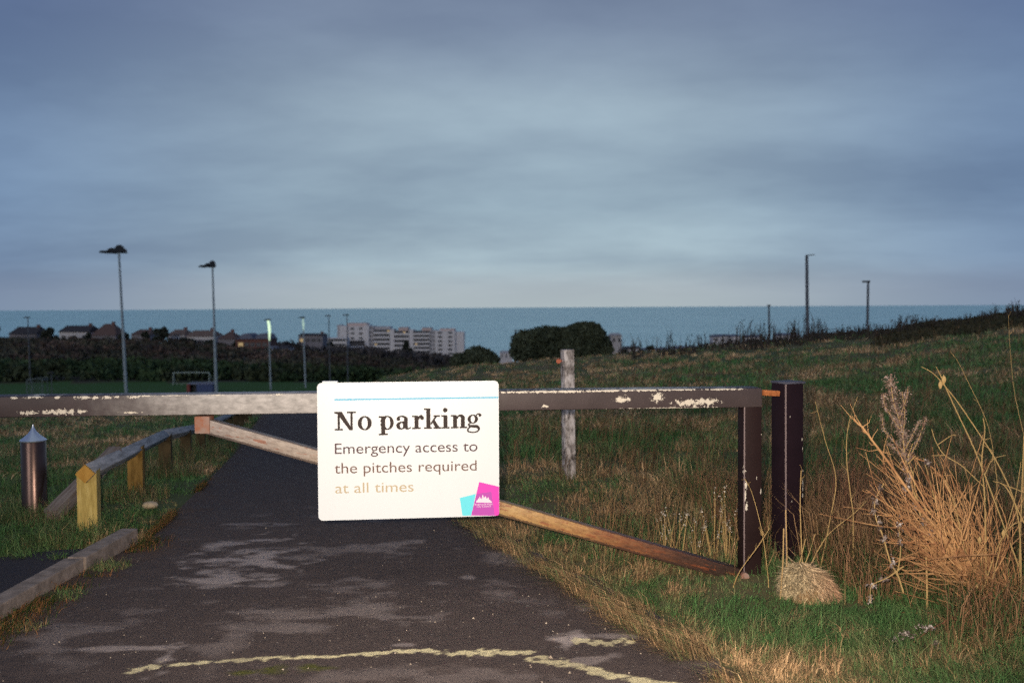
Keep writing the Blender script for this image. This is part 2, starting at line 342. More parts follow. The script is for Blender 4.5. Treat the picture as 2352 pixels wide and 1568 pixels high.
# grit and dead grass litter near the verges
lit = np.clip(1-(XR[:, None]-RX)/0.35, 0, 1)*0.75+np.clip(1-(RX-XL[:, None])/0.55, 0, 1)
lit = np.clip(lit*1.1-(vn(RX, RY, 6, 5, 31)-0.15)*1.5, 0, 1)
I = np.arange(RX.size).reshape(RX.shape)
q = np.stack([I[:-1, :-1].ravel(), I[:-1, 1:].ravel(), I[1:, 1:].ravel(), I[1:, :-1].ravel()], 1)
A_ = Mat('worn_asphalt', 0.92, 0.18)
c_ = A_.coord('Object'); fine = A_.noise(c_, 140, 3, 0.7); mid = A_.noise(c_, 9, 6, 0.7); vor = A_.n('ShaderNodeTexVoronoi'); A_.l(c_, vor.inputs[0]); vor.inputs['Scale'].default_value = 95
chips = A_.math('GREATER_THAN', A_.noise(c_, 62, 1, 0.4), 0.735)
base = A_.mix(fine, (0.046, 0.034, 0.030), (0.185, 0.138, 0.122)); base = A_.mix(A_.math('MULTIPLY', mid, 0.9), base, (0.054, 0.040, 0.036))
pl = A_.math('MULTIPLY', A_.attr('pale'), A_.math('ADD', A_.math('MULTIPLY', fine, 1.1), 0.25))
base = A_.mix(pl, base, (0.46, 0.38, 0.345)); base = A_.mix(A_.attr('moss'), base, (0.085, 0.085, 0.020))
base = A_.mix(A_.math('MULTIPLY', A_.attr('litter'), A_.math('ADD', mid, 0.1)), base, (0.130, 0.072, 0.040))
ye = A_.math('MULTIPLY', A_.attr('yellow'), A_.ramp(fine, [(0.30, 0.25), (0.5, 1.0)]))
base = A_.mix(ye, base, (0.80, 0.69, 0.40)); base = A_.mix(A_.math('MULTIPLY', chips, 0.6), base, (0.34, 0.30, 0.26))
A_.col(base); A_.bump(A_.mix(0.5, fine, mid), 0.9, 0.012)
tag(link('road', mesh_np('road', np.stack([RX, RY, RZ], -1).reshape(-1, 3), q, None, A_.m, True, attrs={'pale': pale.ravel(), 'yellow': yellow.ravel(), 'moss': moss.ravel(), 'litter': lit.ravel()})), kind='structure')

P_ = Mat('pavement_asphalt', 0.95, 0.15); c_ = P_.coord('Object'); f1 = P_.noise(c_, 120, 3, 0.7); f2 = P_.noise(c_, 3, 5, 0.6)
P_.col(P_.mix(f2, P_.mix(f1, (0.020, 0.020, 0.028), (0.050, 0.046, 0.056)), P_.mix(f1, (0.030, 0.028, 0.034), (0.085, 0.075, 0.078)))); P_.bump(f1, 0.8, 0.01)
ys2 = np.linspace(-4, 6.1, 60); us = np.linspace(-9, -2.42, 60); PX_, PY_ = np.meshgrid(us, ys2); PY_ = np.minimum(PY_, 5.7+0.14*np.sin(PX_*2.4)+0.05*np.sin(PX_*9))
I = np.arange(PX_.size).reshape(PX_.shape); q = np.stack([I[:-1, :-1].ravel(), I[:-1, 1:].ravel(), I[1:, 1:].ravel(), I[1:, :-1].ravel()], 1)
tag(link('pavement', mesh_np('pavement', np.stack([PX_, PY_, np.full_like(PX_, 0.004)+0.0], -1).reshape(-1, 3), q, None, P_.m)), kind='structure')

# kerb: a run of concrete stones
kerbm = mottled('kerb_concrete', (0.15, 0.12, 0.10), (0.33, 0.265, 0.225), 14, 0.95, 0.2, bump=0.5)
kb = MB(); ky = -3.0
while ky < 5.85:
    y2 = min(ky+0.905, 5.93); kb.bar((xl(ky)-0.075+0.004, ky+0.003, 0.012), (xl(y2)-0.075, y2-0.003, 0.012), 0.100, 0.15, 0.007); ky += 0.915
tag(kb.build('kerb', kerbm), kind='structure')

# ------------------------------------------------------------------ barrier gate
def paint_mat(name, length, flakes, dark=(0.030, 0.022, 0.026), glare=None, scale=1.0, corner=None, fy=None, spec=0.30):
    """dark gate paint with white undercoat showing in flakes; flakes = (x, z, rx, rz)"""
    M = Mat(name, 0.52, spec); tc_ = M.n('ShaderNodeTexCoord'); s_ = M.n('ShaderNodeSeparateXYZ'); M.l(tc_.outputs['Object'], s_.inputs[0])
    X = s_.outputs[0]; Z = s_.outputs[2]; vec = tc_.outputs['Object']
    nf = M.noise(vec, 55*scale, 6, 0.75); nm = M.noise(vec, 7*scale, 5, 0.6); nl = M.noise(vec, 1.6*scale, 3, 0.5)
    col = M.mix(nm, tuple(c*0.7 for c in dark), tuple(c*1.6 for c in dark))
    if glare:
        wx, wr, wc = glare  # flash highlight painted into the base colour as a pale blotchy stretch
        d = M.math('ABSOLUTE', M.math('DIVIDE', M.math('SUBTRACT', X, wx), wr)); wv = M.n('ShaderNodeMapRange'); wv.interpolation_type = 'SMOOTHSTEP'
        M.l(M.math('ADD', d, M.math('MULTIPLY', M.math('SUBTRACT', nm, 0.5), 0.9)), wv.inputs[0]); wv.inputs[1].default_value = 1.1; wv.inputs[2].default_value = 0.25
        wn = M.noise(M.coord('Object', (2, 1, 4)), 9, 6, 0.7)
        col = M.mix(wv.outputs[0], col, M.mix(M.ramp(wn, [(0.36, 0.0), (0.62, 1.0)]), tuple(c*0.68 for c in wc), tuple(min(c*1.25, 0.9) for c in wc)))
    tot = None
    for (fx, fz, rx, rz) in flakes:
        a = M.math('POWER', M.math('DIVIDE', M.math('SUBTRACT', X, fx), rx), 2); b = M.math('POWER', M.math('DIVIDE', M.math('SUBTRACT', Z, fz), rz), 2)
        if fy is not None: b = M.math('ADD', b, M.math('POWER', M.math('DIVIDE', M.math('SUBTRACT', s_.outputs[1], fy), 0.022), 2))
        d = M.math('SUBTRACT', 1.0, M.math('SQRT', M.math('ADD', a, b)))
        d = M.math('ADD', d, M.math('MULTIPLY', M.math('SUBTRACT', nf, 0.5), 4.6))
        tot = d if tot is None else M.math('MAXIMUM', tot, d)
    msk = M.math('GREATER_THAN', tot, 0.35)
    col = M.mix(msk, col, (0.62, 0.56, 0.47))
    if corner:
        a = M.math('POWER', M.math('SUBTRACT', X, corner[0]), 2); b = M.math('POWER', M.math('SUBTRACT', s_.outputs[1], corner[1]), 2)
        ed = M.math('LESS_THAN', M.math('ADD', M.math('SQRT', M.math('ADD', a, b)), M.math('MULTIPLY', M.math('SUBTRACT', nf, 0.5), 0.006)), 0.0065)
        col = M.mix(M.math('MULTIPLY', ed, 0.75), col, (0.26, 0.20, 0.20))
    rust = M.math('GREATER_THAN', M.math('ADD', M.math('MULTIPLY', nm, 0.5), M.math('MULTIPLY', nf, 0.5)), 0.66)
    col = M.mix(M.math('MULTIPLY', rust, 0.8), col, (0.20, 0.065, 0.025)); M.col(col)
    M.l(M.mix(msk, nm, 0.8), M.b.inputs['Roughness']) if False else None
    M.bump(M.mix(0.5, nf, msk), 0.35, 0.004)
    return M.m
GS = 0.11
def gate_Y(X): return 5.0+GS*X
def gate_pt(px, py, off=0.0):
    d = CM @ np.array([(px-1176.0)/F, -(py-784.0)/F, -1.0]); k = (5.0-off)/(d[1]-GS*d[0]); return d*k+np.array([0, 0, CAMZ])
gyaw = math.atan(GS)
ptR = gate_pt(1752, 913); ptL = gate_pt(0, 935)
gate = empty('barrier_gate', (ptR[0], ptR[1], 0)); tag(gate, 'long dark painted barrier gate with peeling beam across the asphalt path, sign hung on it', 'gate')
def in_gate(p): return Vector((p[0]-ptR[0], p[1]-ptR[1], p[2]))
def oriented(mb, name, mat_, origin, xdir, parent, smooth=True, updir=(0, 0, 1)):
    o = mb.build(name, mat_, parent, smooth=smooth)
    x = Vector(xdir).normalized(); y = Vector(updir).cross(x).normalized(); z = x.cross(y)
    M = Matrix((x, y, z)).transposed().to_4x4(); M.translation = Vector([float(c) for c in origin]); o.matrix_local = M; return o
# beam: local x runs from its left end to the right
bdir = Vector(ptR-ptL).normalized(); ext = 1.3; BL = (Vector(ptR)-Vector(ptL)).length+ext; BH = 0.101; BW = 0.15
b_ = MB(); b_.box((BL/2, BW/2, 0), (BL, BW, BH), None, 0.013)
b0 = in_gate(Vector(ptL)-bdir*ext)
def bx(px): return ext+(gate_pt(px, 920)-ptL)[0]/bdir.x
fk = []
for px, zz, rx, rz in [(62, -0.028, 0.05, 0.012), (140, -0.026, 0.12, 0.015), (187, -0.026, 0.03, 0.010), (300, -0.034, 0.05, 0.006), (30, 0.044, 0.02, 0.008), (75, 0.046, 0.045, 0.008), (132, 0.044, 0.02, 0.008), (190, 0.042, 0.05, 0.009), (218, 0.041, 0.03, 0.010), (245, 0.041, 0.03, 0.010), (268, 0.043, 0.02, 0.007), (305, 0.042, 0.035, 0.010), (330, 0.046, 0.05, 0.005), (400, 0.047, 0.08, 0.004), (500, 0.047, 0.05, 0.004), (640, 0.045, 0.04, 0.006),
                       (1190, 0.044, 0.16, 0.007), (1290, 0.044, 0.22, 0.009), (1400, 0.046, 0.20, 0.008), (1480, 0.047, 0.30, 0.008), (1560, 0.047, 0.2, 0.006), (1660, 0.046, 0.14, 0.006), (1430, 0.0, 0.05, 0.02), (1510, 0.008, 0.04, 0.03), (1580, -0.022, 0.09, 0.022), (1620, -0.018, 0.09, 0.022), (1540, -0.048, 0.3, 0.005), (1250, -0.03, 0.02, 0.01)]:
    fk.append((bx(px), zz, rx, rz))
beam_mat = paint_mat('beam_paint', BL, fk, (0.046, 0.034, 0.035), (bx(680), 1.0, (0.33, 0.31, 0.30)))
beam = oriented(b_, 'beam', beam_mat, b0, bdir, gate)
# rusty strap at left, hinge post is outside the frame: the far end stands on its own post
hp = MB(); hx = in_gate(Vector(ptL)-bdir*(ext-0.1)); hp.box((hx.x, hx.y+BW/2+0.14, 0.5), (0.13, 0.13, 1.04), None, 0.01)
postpaint = paint_mat('post_paint', 1, [(-0.050, 0.545, 0.010, 0.022), (-0.040, 0.46, 0.008, 0.03), (-0.042, 0.41, 0.006, 0.03), (-0.035, 0.36, 0.007, 0.03), (0.050, 0.73, 0.007, 0.010), (0.045, 0.43, 0.005, 0.02), (0.02, 0.5, 0.003, 0.01)], (0.017, 0.009, 0.009), corner=(-0.05, -0.044), fy=-0.044, spec=0.14)
hp.build('hinge_post', postpaint, gate, smooth=True)
# drop leg at the free end
lp = gate_pt(1729, 1335); leg = MB(); wl = 0.100; hl = float(lp[2]); top = float(ptR[2])+0.046
leg.box((0, 0, (top+hl)/2), (wl, 0.088, top-hl), None, 0.010)
lgx = in_gate(gate_pt(1727, 1100)); lo = leg.build('end_leg', postpaint, gate, smooth=True)
lo.matrix_local = Matrix.Translation((lgx.x, lgx.y+0.052, 0)) @ Matrix.Rotation(R(10), 4, 'Z')
# brace
brm = Mat('brace_lit_paint', 0.5, 0.45); tcb = brm.coord('Object'); sepb = brm.n('ShaderNodeSeparateXYZ'); brm.l(tcb, sepb.inputs[0])
nb = brm.noise(brm.coord('Object', (1.5, 6, 6)), 6, 6, 0.7, 0.3); nb2 = brm.noise(tcb, 45, 5, 0.7)
pa = in_gate(gate_pt(472, 979, -0.01)); pb = in_gate(gate_pt(1728, 1330, -0.01)); bd = (pb-pa); Lb = bd.length
br = brm.ramp(brm.math('ADD', brm.math('DIVIDE', sepb.outputs[0], Lb), brm.math('MULTIPLY', brm.math('SUBTRACT', nb, 0.5), 0.30)), [(0.0, (0.30, 0.26, 0.24)), (0.28, (0.34, 0.27, 0.21)), (0.48, (0.46, 0.30, 0.12)), (0.62, (0.42, 0.24, 0.085)), (0.74, (0.24, 0.095, 0.036)), (0.84, (0.10, 0.042, 0.024)), (0.93, (0.045, 0.024, 0.018))])  # flash glow painted in: ochre near the sign, falling off to near black

rl = brm.math('GREATER_THAN', brm.math('ADD', brm.noise(brm.coord('Object', (0.8, 9, 9)), 7, 5, 0.75, 0.4), brm.math('MULTIPLY', nb2, 0.35)), 0.76)
dirt = brm.ramp(brm.noise(brm.coord('Object', (2.0, 7, 7)), 11, 6, 0.75), [(0.35, (0.55, 0.50, 0.48)), (0.62, (1.0, 1.0, 1.0))])
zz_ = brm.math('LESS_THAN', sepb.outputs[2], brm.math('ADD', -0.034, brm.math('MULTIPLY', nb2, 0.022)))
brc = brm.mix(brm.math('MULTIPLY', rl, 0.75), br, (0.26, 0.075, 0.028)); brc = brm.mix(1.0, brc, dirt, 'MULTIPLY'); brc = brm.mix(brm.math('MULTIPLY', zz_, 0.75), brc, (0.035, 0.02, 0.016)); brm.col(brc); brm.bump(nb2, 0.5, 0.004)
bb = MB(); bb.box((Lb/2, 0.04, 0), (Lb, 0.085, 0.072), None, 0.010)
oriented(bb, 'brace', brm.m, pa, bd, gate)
# bracket hanging under the beam that takes the brace
bk = MB(); c = in_gate(gate_pt(463, 981)); bk.box((c.x, c.y+0.045, c.z+0.01), (0.075, 0.08, 0.085), None, 0.006)
rusty = mottled('rusty_plate', (0.26, 0.21, 0.19), (0.26, 0.08, 0.03), 16, 0.8, 0.3)
bk.build('bracket', rusty, gate, smooth=True)
# slotted bolt plate at foot of the leg
bp = MB(); c = in_gate(gate_pt(1706, 1318)); bp.tube([(c.x-0.0, c.y-0.055, c.z), (c.x, c.y-0.03, c.z)], 0.022, 10); bp.build('bolt', rusty, gate)
# catch tongue, bare orange timber
ct = MB(); c1 = in_gate(gate_pt(1748, 901, -0.03)); c2 = in_gate(gate_pt(1786, 903, -0.05)); ct.bar(c1, c2, 0.05, 0.030, 0.006)
tong = mottled('bare_timber', (0.20, 0.06, 0.02), (0.55, 0.20, 0.07), 30, 0.8, 0.2)
ct.build('catch', tong, gate, smooth=True)

# receiving post
rp = at(1809, 1100, 5.42); hpz = float(at(1809, 880, 5.40)[2])
post = empty('gate_post', (rp[0], rp[1], 0)); tag(post, 'square black painted post with chipped edges catching the free end of the barrier gate', 'post')
pm = MB(); pm.box((0, 0, hpz/2-0.1), (0.122, 0.122, hpz+0.2), None, 0.008)
ppm = paint_mat('black_post_paint', 1, [(0.055, 0.36, 0.006, 0.02), (0.058, 0.43, 0.007, 0.05), (0.058, 0.50, 0.006, 0.02), (0.055, 0.62, 0.004, 0.02), (-0.02, 0.34, 0.005, 0.008), (0.05, 0.67, 0.004, 0.012), (-0.03, 0.80, 0.003, 0.006)], (0.013, 0.007, 0.010), corner=(-0.061, -0.061), fy=-0.061, spec=0.10)
po = pm.build('shaft', ppm, post, smooth=True); po.rotation_euler = (0, R(-0.3), R(24))
cp = MB(); cp.box((0, 0, hpz+0.005), (0.132, 0.132, 0.012), None, 0.004); cpo = cp.build('top_plate', mottled('top_plate_steel', (0.05, 0.05, 0.075), (0.09, 0.09, 0.12), 20, 0.6, 0.4), post, smooth=True); cpo.rotation_euler = (0, 0, R(24))

# ------------------------------------------------------------------ sign
sTL = gate_pt(731.5, 879, 0.035); sTR = gate_pt(1148.8, 873.8, 0.035); sBL = gate_pt(731.5, 1195.3, 0.035)
sx = Vector(sTR-sTL); SW = sx.length; sx.normalize(); SH = float(sTL[2]-sBL[2]); up = Vector((0, 0, 1)); up = (up-sx*up.dot(sx)).normalized(); sn = sx.cross(up)  # sn points away from camera? fixed below
if sn.y > 0: sn = -sn
sign = bpy.data.objects.new('sign_board', None); COL.objects.link(sign)
Ms = Matrix((sx, -sn, up)).transposed().to_4x4(); Ms.translation = Vector(sBL)
sign.matrix_world = Ms
tag(sign, 'white no parking sign board with a cyan and magenta corner badge on the barrier gate', 'sign')
# local: x right, z up, -y toward the camera
def rrect(w_, h_, r, n=8):
    pts = []
    for cx, cz, a0 in ((w_-r, h_-r, 0), (r, h_-r, 90), (r, r, 180), (w_-r, r, 270)):
        pts += [(cx+r*math.cos(R(a0+90*i/n)), cz+r*math.sin(R(a0+90*i/n))) for i in range(n+1)]
    return pts
wm = Mat('sign_white', 0.38, 0.45); nz = wm.noise(wm.coord('Object'), 3, 4, 0.6); wm.col(wm.mix(wm.noise(wm.coord('Object', (1, 1, 0.3)), 9, 6, 0.7), wm.mix(nz, (0.575, 0.61, 0.64), (0.60, 0.63, 0.66)), (0.64, 0.67, 0.70)))
pn = MB(); pn.prism(rrect(SW, SH, 0.024), 0.0, 0.004); pn.build('panel', wm.m, sign)
def flatm(name, c, rough=0.6): M = Mat(name, rough, 0.2); n = M.noise(M.coord('Object'), 60, 3, 0.6); M.col(M.mix(n, tuple(k*0.92 for k in c), tuple(min(1, k*1.06) for k in c))); return M.m
ink = flatm('sign_ink', (0.030, 0.020, 0.018)); ink2 = flatm('sign_thin_ink', (0.085, 0.052, 0.060)); ink2b = flatm('sign_thin_ink_flare', (0.155, 0.100, 0.085)); ink3 = flatm('sign_flare_washed_ink', (0.44, 0.37, 0.25))  # flare wash put into the lower lines' ink colours, strongest on the last
cyan = flatm('sign_cyan', (0.13, 0.62, 0.72)); blu = flatm('sign_line_blue', (0.14, 0.46, 0.66)); mag = flatm('sign_magenta', (0.72, 0.055, 0.42)); pur = flatm('sign_purple', (0.42, 0.07, 0.38)); whit = flatm('sign_badge_white', (0.72, 0.62, 0.70))
def uv(u, v_): return (u*SW, (1-v_)*SH)
lm = MB(); a = uv(0.0925, 0.1235); b = uv(0.997, 0.1165); lm.prism([(a[0], a[1]-0.0038), (b[0], a[1]-0.0038), (b[0], a[1]+0.0038), (a[0], a[1]+0.0038)], -0.0008, -0.0001); lm.build('rule_line', blu, sign)
tie = MB(); a = uv(0.07, -0.006); tie.box((a[0], 0.01, a[1]), (0.075, 0.03, 0.008), None, 0.003); tie.build('fixing_strap', wm.m, sign)
# --- serif letters
class Glyph:
    def __init__(s): s.p = []
    def rect(s, x0, y0, x1, y1): s.p.append([(x0, y0), (x1, y0), (x1, y1), (x0, y1)])
    def poly(s, *p): s.p.append(list(p))
    def ring(s, cx, cy, ro, ri, a0=0, a1=360, n=40, ic=(0, 0)):
        t = np.radians(np.linspace(a0, a1, n)); o = [(cx+ro[0]*math.cos(k), cy+ro[1]*math.sin(k)) for k in t]; i = [(cx+ic[0]+ri[0]*math.cos(k), cy+ic[1]+ri[1]*math.sin(k)) for k in t]
        for k in range(n-1): s.p.append([o[k], o[k+1], i[k+1], i[k]])
    def dot(s, cx, cy, r): s.p.append([(cx+r*math.cos(k), cy+r*math.sin(k)) for k in np.linspace(0, 2*math.pi, 22)[:-1]])
    def stroke(s, pts, ws):
        P = [np.array(p, float) for p in pts]; Q = []; W = []
        for i in range(len(P)-1):
            p0 = P[max(i-1, 0)]; p1 = P[i]; p2 = P[i+1]; p3 = P[min(i+2, len(P)-1)]
            for t in np.linspace(0, 1, 8, endpoint=False):
                Q.append(0.5*((2*p1)+(-p0+p2)*t+(2*p0-5*p1+4*p2-p3)*t*t+(-p0+3*p1-3*p2+p3)*t**3)); W.append(ws[i]*(1-t)+ws[i+1]*t)
        Q.append(P[-1]); W.append(ws[-1]); L_ = []; R_ = []
        for i in range(len(Q)):
            d = Q[min(i+1, len(Q)-1)]-Q[max(i-1, 0)]; d /= np.linalg.norm(d); nrm = np.array([-d[1], d[0]])*W[i]/2; L_.append(Q[i]+nrm); R_.append(Q[i]-nrm)
        for i in range(len(Q)-1): s.p.append([tuple(L_[i]), tuple(L_[i+1]), tuple(R_[i+1]), tuple(R_[i])])
SF = 0.085; xh = 0.74
def gN(g):
    g.rect(.17, SF, .29, .93); g.rect(0, 0, .45, SF); g.poly((.0, 1), (.40, 1), (.98, .0), (.80, .0), (.17, .87), (.0, .92)); g.rect(.86, 0, .98, .93); g.rect(.68, 1-SF, 1.16, 1)
def go(g): g.ring(.38, .365, (.38, .385), (.165, .315))
def gp(g): g.rect(.13, -.22, .35, .70); g.rect(0, xh-SF-.01, .30, xh-.01); g.rect(0, -.30, .49, -.30+SF); g.ring(.45, .365, (.37, .385), (.145, .315), -172, 172, ic=(.03, 0))
def ga(g):
    g.ring(.27, .20, (.27, .215), (.085, .145), ic=(.02, 0)); g.rect(.42, .10, .63, .55); g.stroke([(.07, .53), (.10, .64), (.33, .705), (.52, .60), (.53, .50)], [.10, .09, .075, .17, .20]); g.dot(.12, .55, .095)
    g.stroke([(.42, .40), (.22, .37), (.12, .32)], [.07, .07, .07]); g.stroke([(.525, .12), (.60, .03), (.70, .04), (.80, .10)], [.20, .11, .075, .05])
def gr(g): g.rect(.13, SF, .35, .70); g.rect(0, xh-SF-.01, .30, xh-.01); g.rect(0, 0, .47, SF); g.stroke([(.33, .50), (.42, .68), (.56, .70)], [.07, .10, .13]); g.dot(.54, .60, .11)
def gk(g):
    g.rect(.13, SF, .35, 1.02); g.rect(0, 1.12-SF-.01, .35, 1.12-.01); g.rect(.13, 1.0, .35, 1.11); g.rect(0, 0, .44, SF); g.poly((.33, .28), (.62, .68), (.73, .68), (.40, .22)); g.rect(.52, xh-SF-.01, .88, xh-.01)
    g.poly((.43, .40), (.56, .52), (.86, .05), (.62, .05)); g.rect(.52, 0, .94, SF)
def gi(g): g.rect(.12, SF, .34, .70); g.rect(0, xh-SF-.01, .30, xh-.01); g.rect(0, 0, .45, SF); g.dot(.22, 1.0, .125)
def gn(g):
    g.rect(.13, SF, .35, .70); g.rect(0, xh-SF-.01, .30, xh-.01); g.rect(0, 0, .44, SF); g.rect(.56, SF, .78, .50); g.rect(.49, 0, .90, SF)
    g.stroke([(.33, .52), (.43, .67), (.58, .68), (.67, .58), (.67, .47)], [.07, .09, .16, .22, .22])
def gg(g):
    g.ring(.33, .49, (.29, .25), (.115, .19)); g.stroke([(.50, .66), (.60, .76), (.72, .76)], [.06, .07, .08]); g.dot(.73, .70, .085)
    g.stroke([(.20, .28), (.10, .20), (.16, .12), (.35, .10), (.56, .08), (.66, -.02), (.60, -.17), (.36, -.235), (.10, -.19), (.05, -.08), (.14, .03), (.24, .08)], [.06, .09, .12, .16, .17, .13, .08, .07, .08, .10, .08, .05])
C_ = (0.346-0.211)*SH; y0 = uv(0, 0.346)[1]; x0 = uv(0.0926, 0)[0]; XS = (0.9022-0.0926)*SW/8.03
k = 0
for word in (((gN, 0), (go, 1.25)), ((gp, 2.39), (ga, 3.34), (gr, 4.21), (gk, 4.86), (gi, 5.81), (gn, 6.33), (gg, 7.22))):
    title = MB()
    for fn, xo in word:
        g = Glyph(); fn(g)
        for p in g.p:
            q_ = [(x0+(xo+a)*XS, y0+b*C_) for a, b in p]
            if sum(q_[i][0]*q_[(i+1) % len(q_)][1]-q_[(i+1) % len(q_)][0]*q_[i][1] for i in range(len(q_))) < 0: q_.reverse()
            yy = -0.0006-0.000004*(k % 60); k += 1
            title.add([(a, yy, b) for a, b in q_], [tuple(range(len(q_)))])
    title.build('title_lettering', ink, sign)
def tmesh(t):
    cu = bpy.data.curves.new('t', 'FONT'); cu.body = t; cu.size = 1.0
    to = bpy.data.objects.new('tmp', cu); COL.objects.link(to); bpy.context.view_layer.update()
    me = bpy.data.meshes.new_from_object(to.evaluated_get(bpy.context.evaluated_depsgraph_get())); bpy.data.objects.remove(to); bpy.data.curves.remove(cu)
    return me, np.array([v.co[:] for v in me.vertices])
CAPH = tmesh('E')[1][:, 1].max()
def text(s_, u0, u1, vb, size_v, mat_, name, y=-0.0009):
    words = s_.split(' '); info = []; full = tmesh(s_)[1]; mn, mx = full[:, 0].min(), full[:, 0].max(); out_ = []
    for i in range(len(words)):
        pre = tmesh(' '.join(words[:i+1]))[1][:, 0].max(); me, V = tmesh(words[i]); info.append((me, V, pre-V[:, 0].max()))
    sX = (u1-u0)*SW/(mx-mn); sZ = size_v*SH/CAPH; ox, oz = uv(u0, vb)
    for (me, V, sh_), wd in zip(info, words):
        W = np.stack([ox+(V[:, 0]+sh_-mn)*sX, np.full(len(V), y), oz+V[:, 1]*sZ], 1); me.vertices.foreach_set('co', W.astype(np.float32).ravel()); me.name = name
        me.materials.clear(); me.materials.append(mat_); me.update(); out_.append(link(name, me, sign))
    return out_
text('Emergency access to', 0.093, 0.879, 0.517, 0.076, ink2, 'message_lettering')
text('the pitches required', 0.090, 0.874, 0.659, 0.076, ink2b, 'message_lettering')
for o_ in text('at all times', 0.093, 0.522, 0.803, 0.074, ink3, 'message_lettering'): o_['label'] = 'ochre flare-tinted word of the bottom line'
# corner badge
def zc2(x, z): return ((x-147)/1738.0, (z-(133-0.0132*(x-147)))/((1452-133)-(x-147)/1738.0*40))
def qpoly(pts, y, name, m):
    P = [uv(*zc2(*p)) for p in pts]; P = [(min(a, SW-0.001), max(b, 0.001)) for a, b in P]; mb = MB(); mb.add([(a, y, b) for a, b in P], [tuple(range(len(P)))]); return mb
b1 = qpoly([(1525, 1390), (1612, 1389), (1655, 1182), (1500, 1222)], -0.0010, '', cyan).build('badge_cyan_panel', cyan, sign)
b2 = qpoly([(1610, 1388), (1868, 1387), (1884, 1370), (1884, 1112), (1690, 1068)], -0.0012, '', mag).build('badge_magenta_panel', mag, sign)
b3 = qpoly([(1613, 1386), (1842, 1386), (1808, 1158), (1662, 1180)], -0.0014, '', pur).build('badge_overlap_panel', pur, sign)
em = MB()
for i, (x, t, w_) in enumerate([(1668, 1238, 10), (1682, 1222, 9), (1694, 1205, 7), (1706, 1218, 12), (1724, 1190, 9), (1738, 1212, 10), (1750, 1203, 12), (1762, 1222, 12), (1776, 1210, 9), (1790, 1232, 12), (1803, 1245, 10)]):
    P = [uv(*zc2(a, b)) for a, b in ((x-w_, 1264), (x+w_, 1264), (x+w_*0.7, t+12), (x, t), (x-w_*0.7, t+12))]; em.add([(a, -0.0016-0.00001*i, b) for a, b in P], [(0, 1, 2, 3, 4)])
em.build('badge_emblem', whit, sign)
a = zc2(1645, 1290); b = zc2(1818, 1290); text('Brighton & Hove', a[0], b[0], a[1], 0.0135, whit, 'badge_lettering', -0.0018)
a = zc2(1665, 1310); b = zc2(1800, 1310); text('City Council', a[0], b[0], a[1], 0.0135, whit, 'badge_lettering', -0.0018)

# ------------------------------------------------------------------ weathered white post
wp = at(1307, 1100, 8.3); wz0 = tz(wp[0], wp[1]); wtop = float(at(1307, 802, 8.3)[2])
wpost = empty('weathered_post', (wp[0], wp[1], wz0)); tag(wpost, 'weathered whitewashed timber post standing in the grass behind the barrier gate', 'post')
wpm = Mat('weathered_white_timber', 0.95, 0.1); a = wpm.noise(wpm.coord('Object', (1, 1, 0.35)), 26, 6, 0.75, 0.2); b = wpm.noise(wpm.coord('Object'), 7, 4, 0.6)
m_ = wpm.math('ADD', wpm.math('MULTIPLY', a, 0.65), wpm.math('MULTIPLY', b, 0.35)); wpm.col(wpm.ramp(m_, [(0.41, (0.07, 0.058, 0.052)), (0.49, (0.34, 0.30, 0.28)), (0.57, (0.66, 0.60, 0.58))])); wpm.bump(a, 0.6, 0.008)
m = MB(); H = wtop-wz0; m.box((0, 0, H/2-0.1), (0.090, 0.090, H+0.2), None, 0.008); o = m.build('shaft', wpm.m, wpost, smooth=True); o.rotation_euler = (0, R(-0.6), R(20))
m = MB(); c = Vector(at(1283, 829, 8.28))-Vector((wp[0], wp[1], wz0)); m.tube([(c.x, c.y, c.z), (c.x+0.0, c.y+0.02, c.z)], 0.020, 12); m.tube([(c.x, c.y+0.01, c.z), (-0.03, 0, c.z)], 0.006, 6); m.build('reflector', mottled('orange_reflector', (0.30, 0.05, 0.02), (0.55, 0.13, 0.05), 40, 0.5), wpost)

# ------------------------------------------------------------------ bollard
bp_ = at(80, 1172, 6.96); bol = empty('bollard', (bp_[0], bp_[1], tz(bp_[0], bp_[1]))); tag(bol, 'round brown metal bollard with bright pointed spun cap under the barrier gate', 'bollard')
bz = float(at(80, 1010, 6.96)[2])-tz(bp_[0], bp_[1]); bt = float(at(80, 975, 6.96)[2])-tz(bp_[0], bp_[1]); r_ = 0.083
bm_ = Mat('bollard_brown_metal', 0.30, 0.6, 0.85); n = bm_.noise(bm_.coord('Object', (4, 4, 1)), 8, 5, 0.6); bm_.col(bm_.mix(n, (0.070, 0.045, 0.040), (0.135, 0.085, 0.070)))
m = MB(); m.lathe([(r_, -0.2), (r_, bz-0.012), (r_-0.004, bz-0.006)], 40); m.build('body', bm_.m, bol, smooth=True)
m = MB(); prof = [(r_+0.004, bz-0.008), (r_+0.006, bz)] + [((r_+0.004)*(1-t)**1.9+0.004*t, bz+0.003+(bt-bz)*t) for t in np.linspace(0.02, 1, 12)]
m.lathe(prof, 40); m.build('cap', mottled('spun_zinc', (0.50, 0.55, 0.66), (0.72, 0.76, 0.84), 9, 0.33, 0.5, 0.85), bol, smooth=True)

